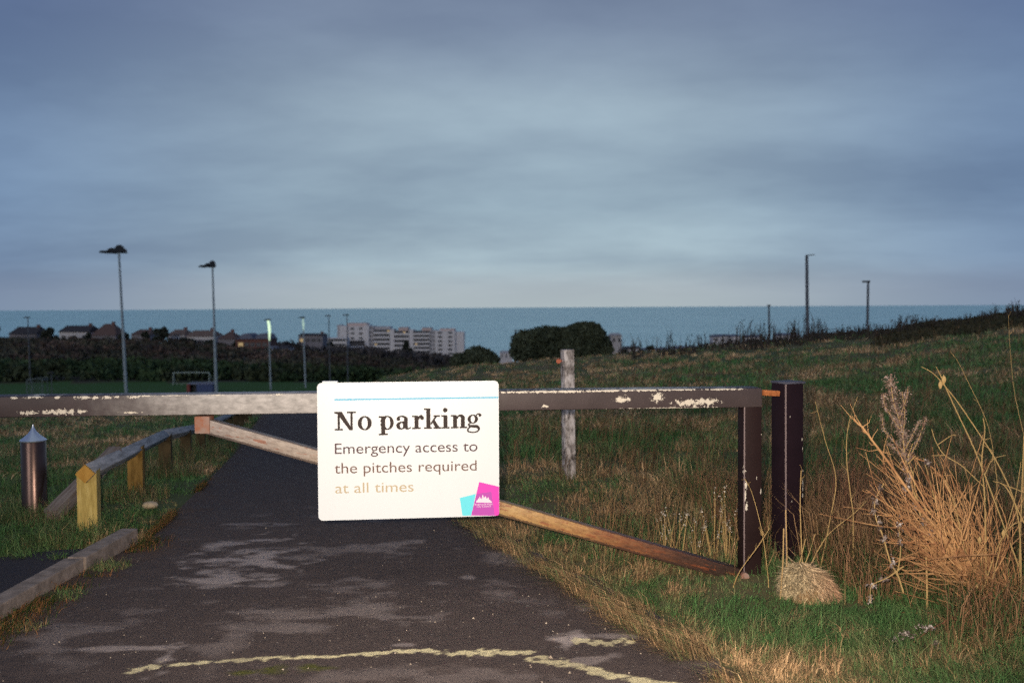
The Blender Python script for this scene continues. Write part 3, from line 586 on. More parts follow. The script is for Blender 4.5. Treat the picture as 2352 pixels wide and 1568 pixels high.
# ------------------------------------------------------------------ knee rail fence
tim = Mat('old_rail_timber', 0.95, 0.12); a = tim.noise(tim.coord('Object', (0.6, 6, 6)), 5, 6, 0.7, 0.2); tim.col(tim.ramp(a, [(0.3, (0.20, 0.195, 0.19)), (0.55, (0.40, 0.385, 0.375)), (0.7, (0.56, 0.53, 0.51))])); tim.bump(a, 0.5, 0.006)
och = Mat('ochre_post_timber', 0.9, 0.12); a = och.noise(och.coord('Object', (5, 5, 0.8)), 7, 6, 0.7, 0.2); och.col(och.ramp(a, [(0.3, (0.26, 0.18, 0.05)), (0.55, (0.46, 0.34, 0.11)), (0.72, (0.60, 0.48, 0.21))])); och.bump(a, 0.5, 0.006)
och2 = mottled('dull_ochre_timber', (0.13, 0.075, 0.02), (0.30, 0.18, 0.055), 9, 0.9, 0.1, stretch=(3, 3, 0.8)); old_ = mottled('brown_post_timber', (0.045, 0.034, 0.02), (0.10, 0.07, 0.035), 9, 0.9, 0.1)
def rx_(Y): return -2.655-(Y-6.2)*0.216
def rzp(Y): return tz(rx_(Y), Y)+0.41
fen = empty('knee_rail_fence', (rx_(6.2), 6.2, 0)); tag(fen, 'low fence with grey diamond set rail and ochre notched posts along the left verge', 'fence')
fo = Vector((rx_(6.2), 6.2, 0))
def rail_path(Ys): return [Vector((rx_(y), y, rzp(y)))-fo for y in Ys]
for y0_, y1_ in ((6.12, 9.7), (9.72, 13.3), (13.32, 17), (17.02, 22), (22.02, 27.5)):
    a, b = rail_path((y0_, y1_)); m = MB(); dv = (b-a).normalized(); sdv = Vector((0, 0, 1)).cross(dv).normalized(); upv = (dv.cross(sdv)+sdv).normalized()
    Lr = (b-a).length; m.box((Lr/2, 0, 0), (Lr, 0.084, 0.084), None, 0.006)
    oriented(m, 'rail', tim.m, a, dv, fen, updir=upv)
# ochre cut end of the first rail
a, b = rail_path((6.095, 6.12)); m = MB(); m.box((0.010, 0, 0), (0.028, 0.082, 0.082), None, 0.003); dv = (b-a).normalized(); sdv = Vector((0, 0, 1)).cross(dv).normalized(); upv = (dv.cross(sdv)+sdv).normalized()
oriented(m, 'rail_end', mottled('sawn_ochre_end', (0.34, 0.17, 0.03), (0.46, 0.26, 0.06), 14, 0.9), a, dv, fen, updir=upv)
for i, y in enumerate((6.2, 8.02, 9.8, 11.6, 13.4, 15.2, 17, 19, 21, 23, 25, 27)):
    c = Vector((rx_(y), y, 0))-fo; zb = tz(rx_(y), y)-0.15; zt = rzp(y)+0.012; hw = 0.058
    m = MB(); m.prism([(-hw, zb), (hw, zb), (hw, zt), (0, zt-0.075), (-hw, zt)], -0.06, 0.06)
    o = m.build('post', och.m if i == 0 else (och2 if i == 1 else old_), fen, (c.x, c.y, 0)); o.rotation_euler = (0, 0, R(12))
# fallen rail leaning behind
a = gpt(118, 1183, 0.02); b = at(268, 1035, 7.3)
lr = MB(); dv = Vector(b-a); lr.box((dv.length/2, 0, 0), (dv.length, 0.10, 0.085), None, 0.008)
lean = oriented(lr, 'broken_rail', mottled('weathered_brown_timber', (0.12, 0.085, 0.07), (0.25, 0.22, 0.20), 12, 0.95, 0.1, stretch=(0.5, 5, 5)), a, dv, None)
tag(lean, 'broken grey brown timber rail leaning up from the grass behind the nearest ochre fence post', 'timber rail')

# ------------------------------------------------------------------ far lighting masts
steel = mottled('mast_grey_steel', (0.22, 0.27, 0.31), (0.34, 0.39, 0.42), 3, 0.6, 0.4)
darks = mottled('floodlight_dark_casing', (0.012, 0.014, 0.018), (0.03, 0.034, 0.04), 5, 0.6, 0.3)
dsteel = mottled('mast_dark_steel', (0.07, 0.08, 0.10), (0.12, 0.13, 0.15), 3, 0.6, 0.4)
def mast(px_t, py_t, px_b, py_b, Y, r0, r1, name, label, cat, grp=None, mat_=steel):
    b = at(px_b, py_b, Y); t = at(px_t, py_t, Y); gz = tz(b[0], b[1]); 
    dirv = (t-b)/np.linalg.norm(t-b); base = b+dirv*((gz-b[2])/dirv[2])
    e = empty(name, base); tag(e, label, cat, grp); L = t-base
    m = MB(); m.tube([L*0-dirv*0.5, L*0.08, L*0.5, L], [r0, r0*0.97, (r0+r1)/2, r1], 10); m.build('pole', mat_, e, smooth=True)
    return e, Vector(L)
def flood(e, tp, spots, w_):
    m = MB(); m.bar(tp+Vector((spots[0][0], 0, 0.06)), tp+Vector((spots[-1][0], 0, 0.06)), 0.10, 0.10); m.build('crossarm', darks, e)
    for (x, dz, sw, sh, rot) in spots:
        m = MB(); m.prism([(-sw/2, -sh*0.35), (sw/2, -sh*0.4), (sw*0.42, sh*0.25), (sw*0.15, sh*0.55), (-sw*0.2, sh*0.5), (-sw*0.45, 0.0)], -0.35, 0.35); o = m.build('floodlight', darks, e, (tp.x+x, tp.y, tp.z+dz)); o.rotation_euler = (R(-8), R(rot), R(20))
e, tp = mast(273, 579, 290, 900, 122, 0.20, 0.115, 'floodlight_mast', 'tallest floodlight mast over the pitch, leftmost of the two with dark lamp heads', 'floodlight', 'floodlight masts at the pitch')
flood(e, tp, [(-1.75, 0.02, 1.2, 0.22, 4), (-0.85, 0.12, 1.3, 0.62, 3), (0.05, 0.32, 1.3, 0.95, 0), (0.55, 0.10, 0.9, 0.5, -4)], 1)
e, tp = mast(488, 612, 497, 900, 124, 0.20, 0.10, 'floodlight_mast', 'shorter floodlight mast right of the goal with dark lamp heads against the sky', 'floodlight', 'floodlight masts at the pitch')
flood(e, tp, [(-1.25, 0.02, 0.9, 0.2, 4), (-0.6, 0.12, 0.9, 0.45, 3), (-0.05, 0.28, 0.9, 0.75, 0), (0.12, 0.1, 0.5, 0.5, 0)], 1)
lampm = Mat('lit_lamp', 0.5); lampm.b.inputs['Emission Color'].default_value = (0.75, 1.0, 0.62, 1); lampm.b.inputs['Emission Strength'].default_value = 0.85; lampm.col((0.6, 0.7, 0.55))
lampd = Mat('dim_lamp', 0.5); lampd.b.inputs['Emission Color'].default_value = (0.70, 1.0, 0.80, 1); lampd.b.inputs['Emission Strength'].default_value = 0.35; lampd.col((0.4, 0.5, 0.45))
def lamp_post(px_t, py_t, px_b, py_b, Y, r0, label, lit, mat_=steel, grp='lamp posts beyond the pitch'):
    e, tp = mast(px_t, py_t, px_b, py_b, Y, r0, r0*0.7, 'lamp_post', label, 'lamp post', grp, mat_)
    m = MB(); m.prism([(-0.55, 0.0), (0.35, -0.02), (0.40, 0.10), (0.1, 0.17), (-0.3, 0.13)], -0.15, 0.15); m.build('lamp_head', darks, e, (tp.x-0.1, tp.y, tp.z))
    if lit == 2:
        m = MB(); m.tube([tp+Vector((-0.02, -0.25, -0.05)), tp+Vector((0.10, -0.25, -0.6)), tp+Vector((0.15, -0.25, -1.2)), tp+Vector((0.12, -0.2, -2.6))], [0.13, 0.17, 0.17, 0.07], 10); m.build('glowing_lamp', lampm.m, e, smooth=True)
    if lit == 1:
        m = MB(); m.tube([tp+Vector((0.03, -0.2, -0.1)), tp+Vector((0.08, -0.2, -0.9)), tp+Vector((0.08, -0.2, -1.6))], [0.08, 0.14, 0.05], 8); m.build('glowing_lamp', lampd.m, e, smooth=True)
    return e
lamp_post(617, 735, 622, 897, 128, 0.115, 'lamp post with bright greenish lit lamp left of the sign', 2)
lamp_post(696, 730, 702, 897, 129, 0.115, 'pale lamp post with faintly lit lamp just left of the sign board', 1)
lamp_post(755, 726, 758, 880, 139, 0.085, 'thin dark lamp post rising behind the top left corner of the sign', 0, dsteel)
lamp_post(797, 724, 799, 880, 140, 0.085, 'thin dark lamp post crossing the left end of the white apartment block', 0, dsteel)
lamp_post(64, 730, 70, 885, 140, 0.085, 'faint dark lamp post at the far left in front of the first house', 0, dsteel)
lamp_post(118, 857, 119, 900, 120, 0.06, 'short faint post on the pitch between the mesh cage and the tall mast', 0, dsteel)
e, tp = mast(1853, 586, 1855, 790, 70, 0.13, 0.10, 'lamp_post', 'tall grey lamp post above the brow of the grassy field', 'lamp post', 'lamp posts over the brow', dsteel)
m = MB(); m.bar(tp, tp+Vector((0.55, 0, 0.03)), 0.10, 0.06); m.build('lamp_head', darks, e)
e, tp = mast(1994, 648, 1992, 790, 80, 0.11, 0.09, 'lamp_post', 'grey lamp post right of the tallest one above the brow of the field', 'lamp post', 'lamp posts over the brow', dsteel)
m = MB(); m.bar(tp+Vector((-0.45, 0, 0.05)), tp+Vector((0.12, 0, 0.05)), 0.2, 0.14); m.build('lamp_head', darks, e)
e, tp = mast(1766, 702, 1767, 790, 80, 0.08, 0.07, 'lamp_post', 'short thin lamp post left of the tallest one, its top at the sea horizon', 'lamp post', 'lamp posts over the brow', dsteel)
m = MB(); m.bar(tp+Vector((-0.12, 0, 0.03)), tp+Vector((0.12, 0, 0.03)), 0.15, 0.1); m.build('lamp_head', darks, e)

# goal, equipment shelter, mesh cage
gw = mottled('goal_white_paint', (0.30, 0.36, 0.34), (0.42, 0.48, 0.44), 4, 0.6)
a = at(398, 882, 137); b = at(481, 882, 137); t = at(398, 856, 137); g0 = empty('football_goal', (a[0], a[1], tz(a[0], a[1]))); tag(g0, 'white football goal frame at the far side of the pitch', 'goal')
Wd = b[0]-a[0]; Hh = float(t[2]-tz(a[0], a[1]))
m = MB(); m.tube([(0, 0, 0), (0, 0, Hh)], 0.06, 8); m.build('goalpost', gw, g0); m = MB(); m.tube([(Wd, 0, 0), (Wd, 0, Hh)], 0.06, 8); m.build('goalpost', gw, g0)
m = MB(); m.tube([(0, 0, Hh+0.02), (Wd, 0, Hh+0.02)], 0.06, 8); m.build('crossbar', gw, g0)
m = MB(); m.tube([(0, 0, Hh), (0, 1.2, 0)], 0.035, 6); m.tube([(Wd, 0, Hh), (Wd+0.3, 1.3, 0)], 0.04, 6); m.tube([(0, 1.2, 0.03), (Wd+0.3, 1.3, 0.03)], 0.03, 6); m.build('back_stay', gw, g0)
a = at(429, 903, 124); b = at(490, 903, 124); t = at(430, 880, 124); z0 = tz(a[0], a[1]); Wd = b[0]-a[0]; Hh = float(t[2])-z0
sh = empty('dugout_shelter', (a[0], a[1], z0)); tag(sh, 'low blue dugout shelter with red end and dark opening beside the pitch', 'shelter')
bl = mottled('blue_sheet', (0.035, 0.055, 0.14), (0.06, 0.09, 0.21), 3, 0.6); 
m = MB(); m.box((Wd*0.68, 0.6, Hh*0.45), (Wd*0.62, 1.2, Hh*0.88)); m.build('side_panel', bl, sh); m = MB(); m.box((Wd*0.055, 0.6, Hh*0.45), (Wd*0.11, 1.2, Hh*0.88)); m.build('end_panel', mottled('red_sheet', (0.16, 0.03, 0.03), (0.22, 0.05, 0.045), 3, 0.6), sh)
m = MB(); m.box((Wd*0.24, 0.9, Hh*0.4), (Wd*0.25, 0.5, Hh*0.8)); m.build('dark_opening', darks, sh)
m = MB(); m.prism([(0.1, Hh*0.9), (Wd*1.01, Hh*0.9), (Wd*0.95, Hh*1.05), (0.25, Hh*1.03)], -0.05, 1.3); m.build('roof', mottled('grey_blue_roof', (0.13, 0.15, 0.22), (0.19, 0.2, 0.3), 3, 0.6), sh)
a = at(62, 905, 112); b = at(98, 903, 112); t = at(70, 872, 112); z0 = tz(a[0], a[1]); Wd = b[0]-a[0]; Hh = float(t[2])-z0
cg = empty('mesh_cage', (a[0], a[1], z0)); tag(cg, 'small grey mesh storage cage at the left edge of the pitch', 'cage')
cgm = mottled('galvanised_mesh', (0.10, 0.12, 0.13), (0.16, 0.19, 0.19), 4, 0.6)
m = MB()
for x in (0, Wd): 
    for y in (0, 1.2): m.tube([(x, y, 0), (x, y, Hh+0.12*x)], 0.05, 6)
for z in (0.1, Hh): 
    m.tube([(0, 0, z), (Wd, 0, z+0.12*Wd*(z > 1))], 0.05, 6); m.tube([(0, 1.2, z), (Wd, 1.2, z+0.12*Wd*(z > 1))], 0.05, 6); m.tube([(0, 0, z), (0, 1.2, z)], 0.05, 6); m.tube([(Wd, 0, z), (Wd, 1.2, z)], 0.05, 6)
m.build('frame', cgm, cg)
m = MB()
for k in range(1, 9): x = Wd*k/9; m.tube([(x, 0, 0), (x, 0, Hh+0.1*x)], 0.015, 4)
for k in range(1, 8): z = Hh*k/8; m.tube([(0, 0, z), (Wd, 0, z)], 0.015, 4)
m.build('mesh_panel', cgm, cg)

# ------------------------------------------------------------------ foliage helpers
def leaf_cloud(centres, radii, n, size, tone, flat=1.0):
    """n leaf triangles/quads spread through ellipsoid clumps -> verts, quads, colours"""
    C = np.asarray(centres, float); Rr = np.asarray(radii, float); w_ = (Rr.prod(1))**(2/3); idx = rng.choice(len(C), n, p=w_/w_.sum())
    d = rng.normal(size=(n, 3)); d /= np.linalg.norm(d, axis=1)[:, None]; rad_ = rng.random(n)**0.33; rad_ = 0.55+0.5*rad_
    p = C[idx]+d*Rr[idx]*rad_[:, None]*(0.86+0.28*rng.random(n)[:, None])
    u = rng.normal(size=(n, 3)); u /= np.linalg.norm(u, axis=1)[:, None]; v_ = np.cross(u, rng.normal(size=(n, 3))); v_ /= np.linalg.norm(v_, axis=1)[:, None]
    s_ = size*(0.6+0.9*rng.random(n))[:, None]
    V = np.stack([p-u*s_, p+v_*s_*0.55, p+u*s_, p-v_*s_*0.55], 1).reshape(-1, 3)
    ct = rng.random(len(C))[idx]*0.5+0.5*rng.random(n); t0, t1 = [np.array(c) for c in tone]
    col = t0+(t1-t0)*ct[:, None]; return V, np.arange(4*n).reshape(n, 4), np.repeat(col, 4, 0)
LF = Mat('foliage', 0.85, 0.15); LF.col(LF.attr('tone', 'Color'))
GR = Mat('grass_blades', 0.75, 0.2); GR.col(GR.attr('tone', 'Color'))
_tl = GR.n('ShaderNodeBsdfTranslucent'); GR.l(GR.attr('tone', 'Color'), _tl.inputs[0]); _mx = GR.n('ShaderNodeMixShader'); _mx.inputs[0].default_value = 0.22
_o = [n_ for n_ in GR.t.nodes if n_.type == 'OUTPUT_MATERIAL'][0]; GR.l(GR.b.outputs[0], _mx.inputs[1]); GR.l(_tl.outputs[0], _mx.inputs[2]); GR.l(_mx.outputs[0], _o.inputs[0])
bark = mottled('bark', (0.02, 0.017, 0.013), (0.045, 0.036, 0.028), 6)
def tree(name, px0, px1, py_top, py_base, Y, label, cat, group=None, tone=((0.010, 0.014, 0.007), (0.032, 0.038, 0.018)), n=1600, lobes=9, prof=None, size=0.28, depth=0.6, trunk=True):
    b = at((px0+px1)/2, py_base, Y); gz = tz(b[0], b[1]); zt = float(at((px0+px1)/2, py_top, Y)[2]); W2 = (px1-px0)/F*Y/2; H = zt-gz
    e = empty(name, (b[0], b[1], gz)); tag(e, label, cat, group)
    cs = []; rs = []
    for k in range(lobes):
        u = rng.uniform(-0.8, 0.8) if prof is None else (-0.88+1.76*k/(lobes-1))
        hh = (1-0.45*u*u) if prof is None else float(np.interp(u, [p[0] for p in prof], [p[1] for p in prof]))
        r_ = W2*rng.uniform(0.24, 0.36); r_ = min(r_, H*0.45)
        if prof is None: zc_ = rng.uniform(0.35, 0.98)*H*hh-r_*0.5
        else: zc_ = H*hh-r_
        cs.append((u*(W2-r_*0.6), rng.uniform(-1, 1)*W2*depth*0.5, max(zc_, r_*0.6))); rs.append((r_, r_*1.0, r_*1.05))
        if prof is not None: cs.append((u*(W2-r_*0.6), rng.uniform(-1, 1)*W2*depth*0.4, max(H*hh*0.35, r_*0.5))); rs.append((r_*1.15, r_*1.2, max(H*hh*0.38, 0.3)))
    V, q, c = leaf_cloud(cs, rs, n, size, tone); link('crown', mesh_np('crown', V, q, None, LF.m, cols=c), e)
    if trunk:
        m = MB(); m.tube([(0, 0, -0.3), (W2*0.04, 0, H*0.3), (W2*0.02, 0, H*0.62)], [max(W2*0.07, 0.08), W2*0.05, W2*0.025], 7)
        for k in range(5): a_ = rng.uniform(0, 6.28); m.tube([(W2*0.03, 0, H*0.25), (math.cos(a_)*W2*0.5, math.sin(a_)*W2*0.4, H*0.6)], [W2*0.035, W2*0.01], 5)
        m.build('trunk', bark, e)
    return e

# big dark bushes on the brow and the small one to their left
dk = ((0.030, 0.042, 0.027), (0.115, 0.130, 0.080))
tree('bush', 1178, 1330, 752, 835, 50, 'broad dark bush behind the weathered post, left part of the clump with ragged top', 'bush', 'dark bushes on the brow of the field', dk, 26000, 12, [(-1, .80), (-.9, .86), (-.5, .92), (0, 1.0), (.5, .98), (1, .95)], 0.085)
tree('bush', 1292, 1402, 741, 833, 49, 'tallest rounded dark bush on the brow, right of the weathered post', 'bush', 'dark bushes on the brow of the field', dk, 24000, 9, [(-1, .80), (-.75, .93), (-.3, .97), (.2, 1.0), (.6, .88), (1, .50)], 0.085)
tree('bush', 1038, 1142, 796, 842, 52, 'small low dark bush left of the large clump, before the apartment block end', 'bush', 'dark bushes on the brow of the field', dk, 9000, 7, [(-1, .35), (-.5, .7), (.1, 1.0), (.5, .92), (1, .3)], 0.085)
# bare stalk with side twig at the left end of the clump
st = at(1184, 830, 50); e = empty('bare_sapling', (st[0], st[1], tz(st[0], st[1]))); tag(e, 'thin bare sapling at the left end of the dark bush clump', 'sapling')
Hh = float(at(1184, 757, 50)[2])-tz(st[0], st[1]); m = MB(); m.tube([(0, 0, -0.2), (-0.03, 0, Hh*0.5), (0.0, 0, Hh)], [0.06, 0.05, 0.03], 6); m.build('trunk', bark, e)
m = MB(); m.tube([(0, 0, Hh*0.97), (0.35, 0, Hh)], 0.02, 5); m.build('twig', bark, e); m = MB(); m.tube([(0, 0, Hh*0.6), (-0.15, 0, Hh*0.8)], 0.015, 5); m.build('twig', bark, e)

# scrub hedges behind the pitch (a far mass)
n = 900; px = rng.uniform(-150, 1160, n); Yd = rng.uniform(144, 300, n)**1.0
Xd = (px-1176)/F*Yd; zt = terr(Xd, Yd); k = (Yd < 300-np.clip(px-500, 0, 400)*0.05)
cs = np.stack([Xd, Yd, zt+0.6], 1)[k]; sc_ = rng.uniform(1.0, 2.3, k.sum()); rs = np.stack([sc_*1.8, sc_*1.2, sc_*0.75], 1)
nearm = Yd[k] < 168; pp = []
for msk_, nn_, tn_ in ((nearm, 26000, ((0.030, 0.042, 0.022), (0.085, 0.100, 0.050))), (~nearm, 70000, ((0.030, 0.028, 0.026), (0.150, 0.100, 0.078)))):
    V, q, c = leaf_cloud(cs[msk_], rs[msk_], nn_, 0.42, tn_); f_ = vn(V[:, 0], V[:, 1], 0.06, 3, 90)[:, None]; c = c*(0.45+1.15*f_)*np.where(vn(V[:, 0], V[:, 1], 0.11, 2, 93)[:, None] > 0.52, 1, np.array([0.8, 1.05, 0.9])); pp.append((V, q, c))
V = np.concatenate([p[0] for p in pp]); q = np.arange(len(V)).reshape(-1, 4); c = np.concatenate([p[2] for p in pp])
tag(link('scrub', mesh_np('scrub', V, q, None, LF.m, cols=c)), kind='stuff')
n = 260; px = rng.uniform(640, 1600, n); Yd = rng.uniform(300, 500, n); Xd = (px-1176)/F*Yd; zt = terr(Xd, Yd)
cs = np.stack([Xd, Yd, zt+1.2], 1); sc_ = rng.uniform(1.6, 3.0, n); rs = np.stack([sc_*2, sc_*1.2, sc_*0.9], 1)
V, q, c = leaf_cloud(cs, rs, 26000, 0.8, ((0.045, 0.045, 0.045), (0.12, 0.10, 0.095)))
tag(link('distant_scrub', mesh_np('distant_scrub', V, q, None, LF.m, cols=c)), kind='stuff')

# ------------------------------------------------------------------ houses on the ridge
def rend(name, c): return mottled(name, tuple(k*0.85 for k in c), c, 2.0, 0.9)
W_white = rend('white_render', (0.66, 0.62, 0.62)); W_grey = rend('grey_render', (0.26, 0.24, 0.26)); W_brick = rend('red_brick', (0.17, 0.08, 0.065)); W_cream = rend('pale_render', (0.50, 0.46, 0.45))
R_brown = rend('brown_tile', (0.14, 0.085, 0.07)); R_dark = rend('dark_tile', (0.055, 0.047, 0.05)); R_slate = rend('slate', (0.17, 0.18, 0.23)); R_tan = rend('tan_tile', (0.20, 0.13, 0.10))
glass = mottled('dark_glass', (0.02, 0.024, 0.035), (0.05, 0.055, 0.07), 2, 0.3, 0.5)
litw = Mat('lit_window', 0.6); litw.b.inputs['Emission Color'].default_value = (1.0, 0.72, 0.35, 1); litw.b.inputs['Emission Strength'].default_value = 0.26; litw.col((0.3, 0.2, 0.1))
def house(px0, px1, py_top, py_eave, py_base, Y, wall, roofm, label, hip=0.5, ridge=None, dep=9.0, lit=False, chim=True, nw=3):
    cx = (px0+px1)/2; b = at(cx, py_base, Y); W2 = (px1-px0)/F*Y/2; gz = tz(b[0], b[1]); zb = min(float(b[2]), gz)-0.5; ze = float(at(cx, py_eave, Y)[2]); zt = float(at(cx, py_top, Y)[2])
    e = empty('house', (b[0], b[1], zb)); tag(e, label, 'house', 'houses along the ridge')
    He = ze-zb; Ht = zt-zb; m = MB(); m.box((0, dep/2, He/2), (2*W2*0.94, dep, He)); wl_ = m.build('wall', wall, e)
    rl_ = W2*(1-hip); m = MB(); y0_, y1_ = -0.5, dep+0.5
    m.add([(-W2, y0_, He), (W2, y0_, He), (W2, y1_, He), (-W2, y1_, He), (-rl_, dep/2, Ht), (rl_, dep/2, Ht)], [(0, 1, 5, 4), (1, 2, 5), (2, 3, 4, 5), (3, 0, 4), (3, 2, 1, 0)]); rf = m.build('roof', roofm, e)
    if chim: m = MB(); m.box((rl_*0.7+0.2, dep/2, Ht+0.1), (0.8, 0.8, 1.1)); m.build('chimney', W_brick, rf)
    for k in range(nw):
        x = W2*0.94*(-0.7+1.4*k/max(nw-1, 1)); m = MB(); m.box((x, -0.02, max(He-1.6, He*0.6)), (1.3, 0.08, 1.1)); m.build('window', litw.m if (lit and k == 0) else glass, e)
    return e
HY = 296
house(19, 86, 751, 767, 775, HY, W_grey, R_dark, 'dark hipped house at the far left of the ridge behind the faint lamp post', 0.2)
house(134, 206, 748, 762, 775, HY, W_white, R_dark, 'long house with dark flat topped roof and pale wall, left of the tallest mast', 0.12)
house(209, 268, 744, 770, 785, HY, W_grey, R_brown, 'house with steep brown domed roof just left of the tallest mast', 0.62, nw=2)
house(300, 345, 757, 768, 778, HY, W_grey, R_brown, 'low brown roofed house between the tallest mast and the dark pine', 0.4, nw=2)
house(384, 425, 757, 769, 781, 290, W_white, R_tan, 'small white walled house with tan roof right of the dark pine', 0.35, nw=3)
house(425, 493, 759, 772, 786, 288, W_white, R_tan, 'wide white walled house with tan roof left of the shorter mast', 0.3, nw=5)
house(500, 542, 762, 778, 792, 286, W_grey, R_brown, 'house with pointed brown roof just right of the shorter mast', 0.85, nw=2)
e = house(539, 622, 776, 778, 806, 280, W_brick, R_slate, 'long red brick house with two grey rounded roofs beside the bright lamp post', 0.1, lit=True, chim=False, nw=5)
for x0_, x1_ in ((549, 580), (586, 620)):
    W2 = (x1_-x0_)/F*280/2; c = Vector(at((x0_+x1_)/2, 777, 280))-e.location; Hh = float(at(0, 767, 280)[2]-at(0, 778, 280)[2]); m = MB()
    m.prism([(-W2, -0.1), (W2, -0.1), (W2*0.75, Hh*0.7), (W2*0.35, Hh), (-W2*0.35, Hh), (-W2*0.8, Hh*0.6)], 0, 8); m.build('dormer_roof', R_slate, e, (c.x, c.y, c.z))
house(604, 630, 796, 802, 816, 262, W_cream, R_slate, 'small pale gabled house at the foot of the bright lamp post', 0.3, nw=2, chim=False)
house(634, 660, 794, 801, 816, 266, W_cream, R_dark, 'small pale house with dark roof right of the bright lamp post', 0.3, nw=2, chim=False, lit=True)
house(684, 743, 766, 770, 802, 330, W_grey, R_dark, 'flat topped dark grey house left of the apartment block behind the pale lamp post', 0.06, lit=True, nw=4)
# low white outbuildings and vans in front of the ridge houses
for i, (a0, a1, t0, b0, lb) in enumerate([(143, 151, 784, 788, 'tiny white shed below the long house, leftmost of the row'), (162, 170, 786, 790, 'tiny white shed below the middle of the long house'), (188, 202, 783, 790, 'white shed below the right end of the long house'), (248, 264, 782, 791, 'white shed below the brown domed house')]):
    b = at((a0+a1)/2, b0, 287); W2 = (a1-a0)/F*287; H = float(at(0, t0, 287)[2]-at(0, b0, 287)[2]); gz = tz(b[0], b[1]); e = empty('shed', (b[0], b[1], min(gz, float(b[2])))); tag(e, lb, 'shed', 'white sheds below the ridge houses'); Ht = float(b[2])+H-e.location.z
    m = MB(); m.box((0, 1.0, Ht*0.42), (W2, 2, Ht*0.84)); m.build('wall', W_white, e); m = MB(); m.add([(-W2*.55, -.1, Ht*.84), (W2*.55, -.1, Ht*.84), (W2*.55, 2.1, Ht*.84), (-W2*.55, 2.1, Ht*.84), (-W2*.5, 1, Ht), (W2*.5, 1, Ht)], [(0, 1, 5, 4), (1, 2, 5), (2, 3, 4, 5), (3, 0, 4), (3, 2, 1, 0)]); m.build('roof', W_white, e)
tt = ((0.028, 0.038, 0.030), (0.075, 0.080, 0.058)); grp = 'trees among the ridge houses'
for a0, a1, t0, b0, lb in [(-30, 5, 742, 775, 'dark tree cut by the left picture edge'), (92, 136, 755, 780, 'rounded dark tree between the first two ridge houses'), (345, 388, 746, 785, 'dark spreading pine tree between low brown house and small white house'), (268, 300, 765, 790, 'low dark tree at the foot of the tallest mast'), (196, 214, 766, 785, 'small dark tree between the long house and the brown domed house'), (324, 346, 760, 780, 'small dark tree just left of the spreading pine'), (536, 552, 778, 796, 'small dark tree before the left end of the red brick house'), (655, 690, 792, 815, 'low dark tree between the bright and the pale lamp posts'), (742, 776, 778, 806, 'low dark tree left of the apartment block wing'), (460, 500, 782, 800, 'dark shrub below the wide white walled house'), (395, 460, 778, 800, 'long dark shrub below the small white walled house'), (925, 948, 778, 828, 'tall narrow dark tree in front of the apartment block centre')]:
    tree('tree', a0, a1, t0, b0, 284 if a0 < 655 else (320 if a0 < 900 else 500), lb, 'tree', grp, tt, 1500, 8, None, 0.42 if a0 < 900 else 0.8)

# ------------------------------------------------------------------ apartment block
AY = 545
ab = at(774, 800, AY); base_z = tz(at(900, 820, AY)[0], AY)-3
flats = empty('apartment_block', (ab[0], ab[1], base_z)); tag(flats, 'long white stepped apartment block with rows of balconies by the sea', 'apartment block')
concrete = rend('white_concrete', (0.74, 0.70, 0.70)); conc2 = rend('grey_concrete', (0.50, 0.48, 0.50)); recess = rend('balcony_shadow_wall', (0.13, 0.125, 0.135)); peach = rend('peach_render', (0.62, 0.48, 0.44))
fo = Vector((ab[0], ab[1], base_z))
def fx(px): return (px-774)/F*AY
def fz(px, py): return float(at(px, py, AY)[2])-base_z
SPX = 12.4   # one storey in photo pixels
def block(p0, p1, ytop, ybot, dy, wallm, kind, name='wall_block'):
    x0_, x1_ = fx(p0), fx(p1); z1 = fz((p0+p1)/2, ytop); z0 = fz((p0+p1)/2, ybot); m = MB(); m.box(((x0_+x1_)/2, dy+6, (z0+z1)/2), (x1_-x0_, 12, z1-z0)); m.build(name, wallm, flats)
    ns = max(1, int(round((ybot-ytop)/ (SPX*0.78)))); hs = (z1-z0)/ns; wd = x1_-x0_
    if kind == 'win':
        nx = max(2, int(wd/4.6))
        for s_ in range(ns):
            for k in range(nx):
                x = x0_+wd*(k+0.5)/nx; z = z0+hs*(s_+0.5); m = MB(); m.box((x, dy-0.06, z), (wd/nx*0.42, 0.15, hs*0.42)); m.build('window', glass, flats)
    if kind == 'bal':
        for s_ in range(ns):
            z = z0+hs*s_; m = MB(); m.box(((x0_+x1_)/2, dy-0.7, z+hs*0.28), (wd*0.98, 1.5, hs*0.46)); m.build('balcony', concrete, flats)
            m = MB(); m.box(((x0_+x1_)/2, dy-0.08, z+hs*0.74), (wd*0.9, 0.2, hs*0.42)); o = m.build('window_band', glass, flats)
            if rng.random() < 0.30: m = MB(); m.box((x0_+wd*rng.uniform(.1, .9), dy-0.25, z+hs*0.7), (1.1, 0.2, 0.8)); m.build('window', litw.m, flats)
block(774, 781, 746, 800, 1.0, conc2, 'none'); block(781, 800, 748, 800, 0.0, concrete, 'none')
block(800, 838, 749, 782, 0.6, concrete, 'win'); block(838, 848, 746, 803, 0.1, concrete, 'none'); block(797, 841, 742, 749, 2.5, peach, 'none', 'penthouse')
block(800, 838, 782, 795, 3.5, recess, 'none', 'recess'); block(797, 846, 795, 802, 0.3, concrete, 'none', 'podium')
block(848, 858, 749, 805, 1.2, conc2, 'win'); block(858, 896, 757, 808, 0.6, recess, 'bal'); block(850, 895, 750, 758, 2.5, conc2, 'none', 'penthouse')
block(896, 906, 756, 824, -0.6, concrete, 'none'); block(906, 940, 760, 822, 0.4, recess, 'bal'); block(914, 936, 752, 760, 2.5, peach, 'none', 'penthouse')
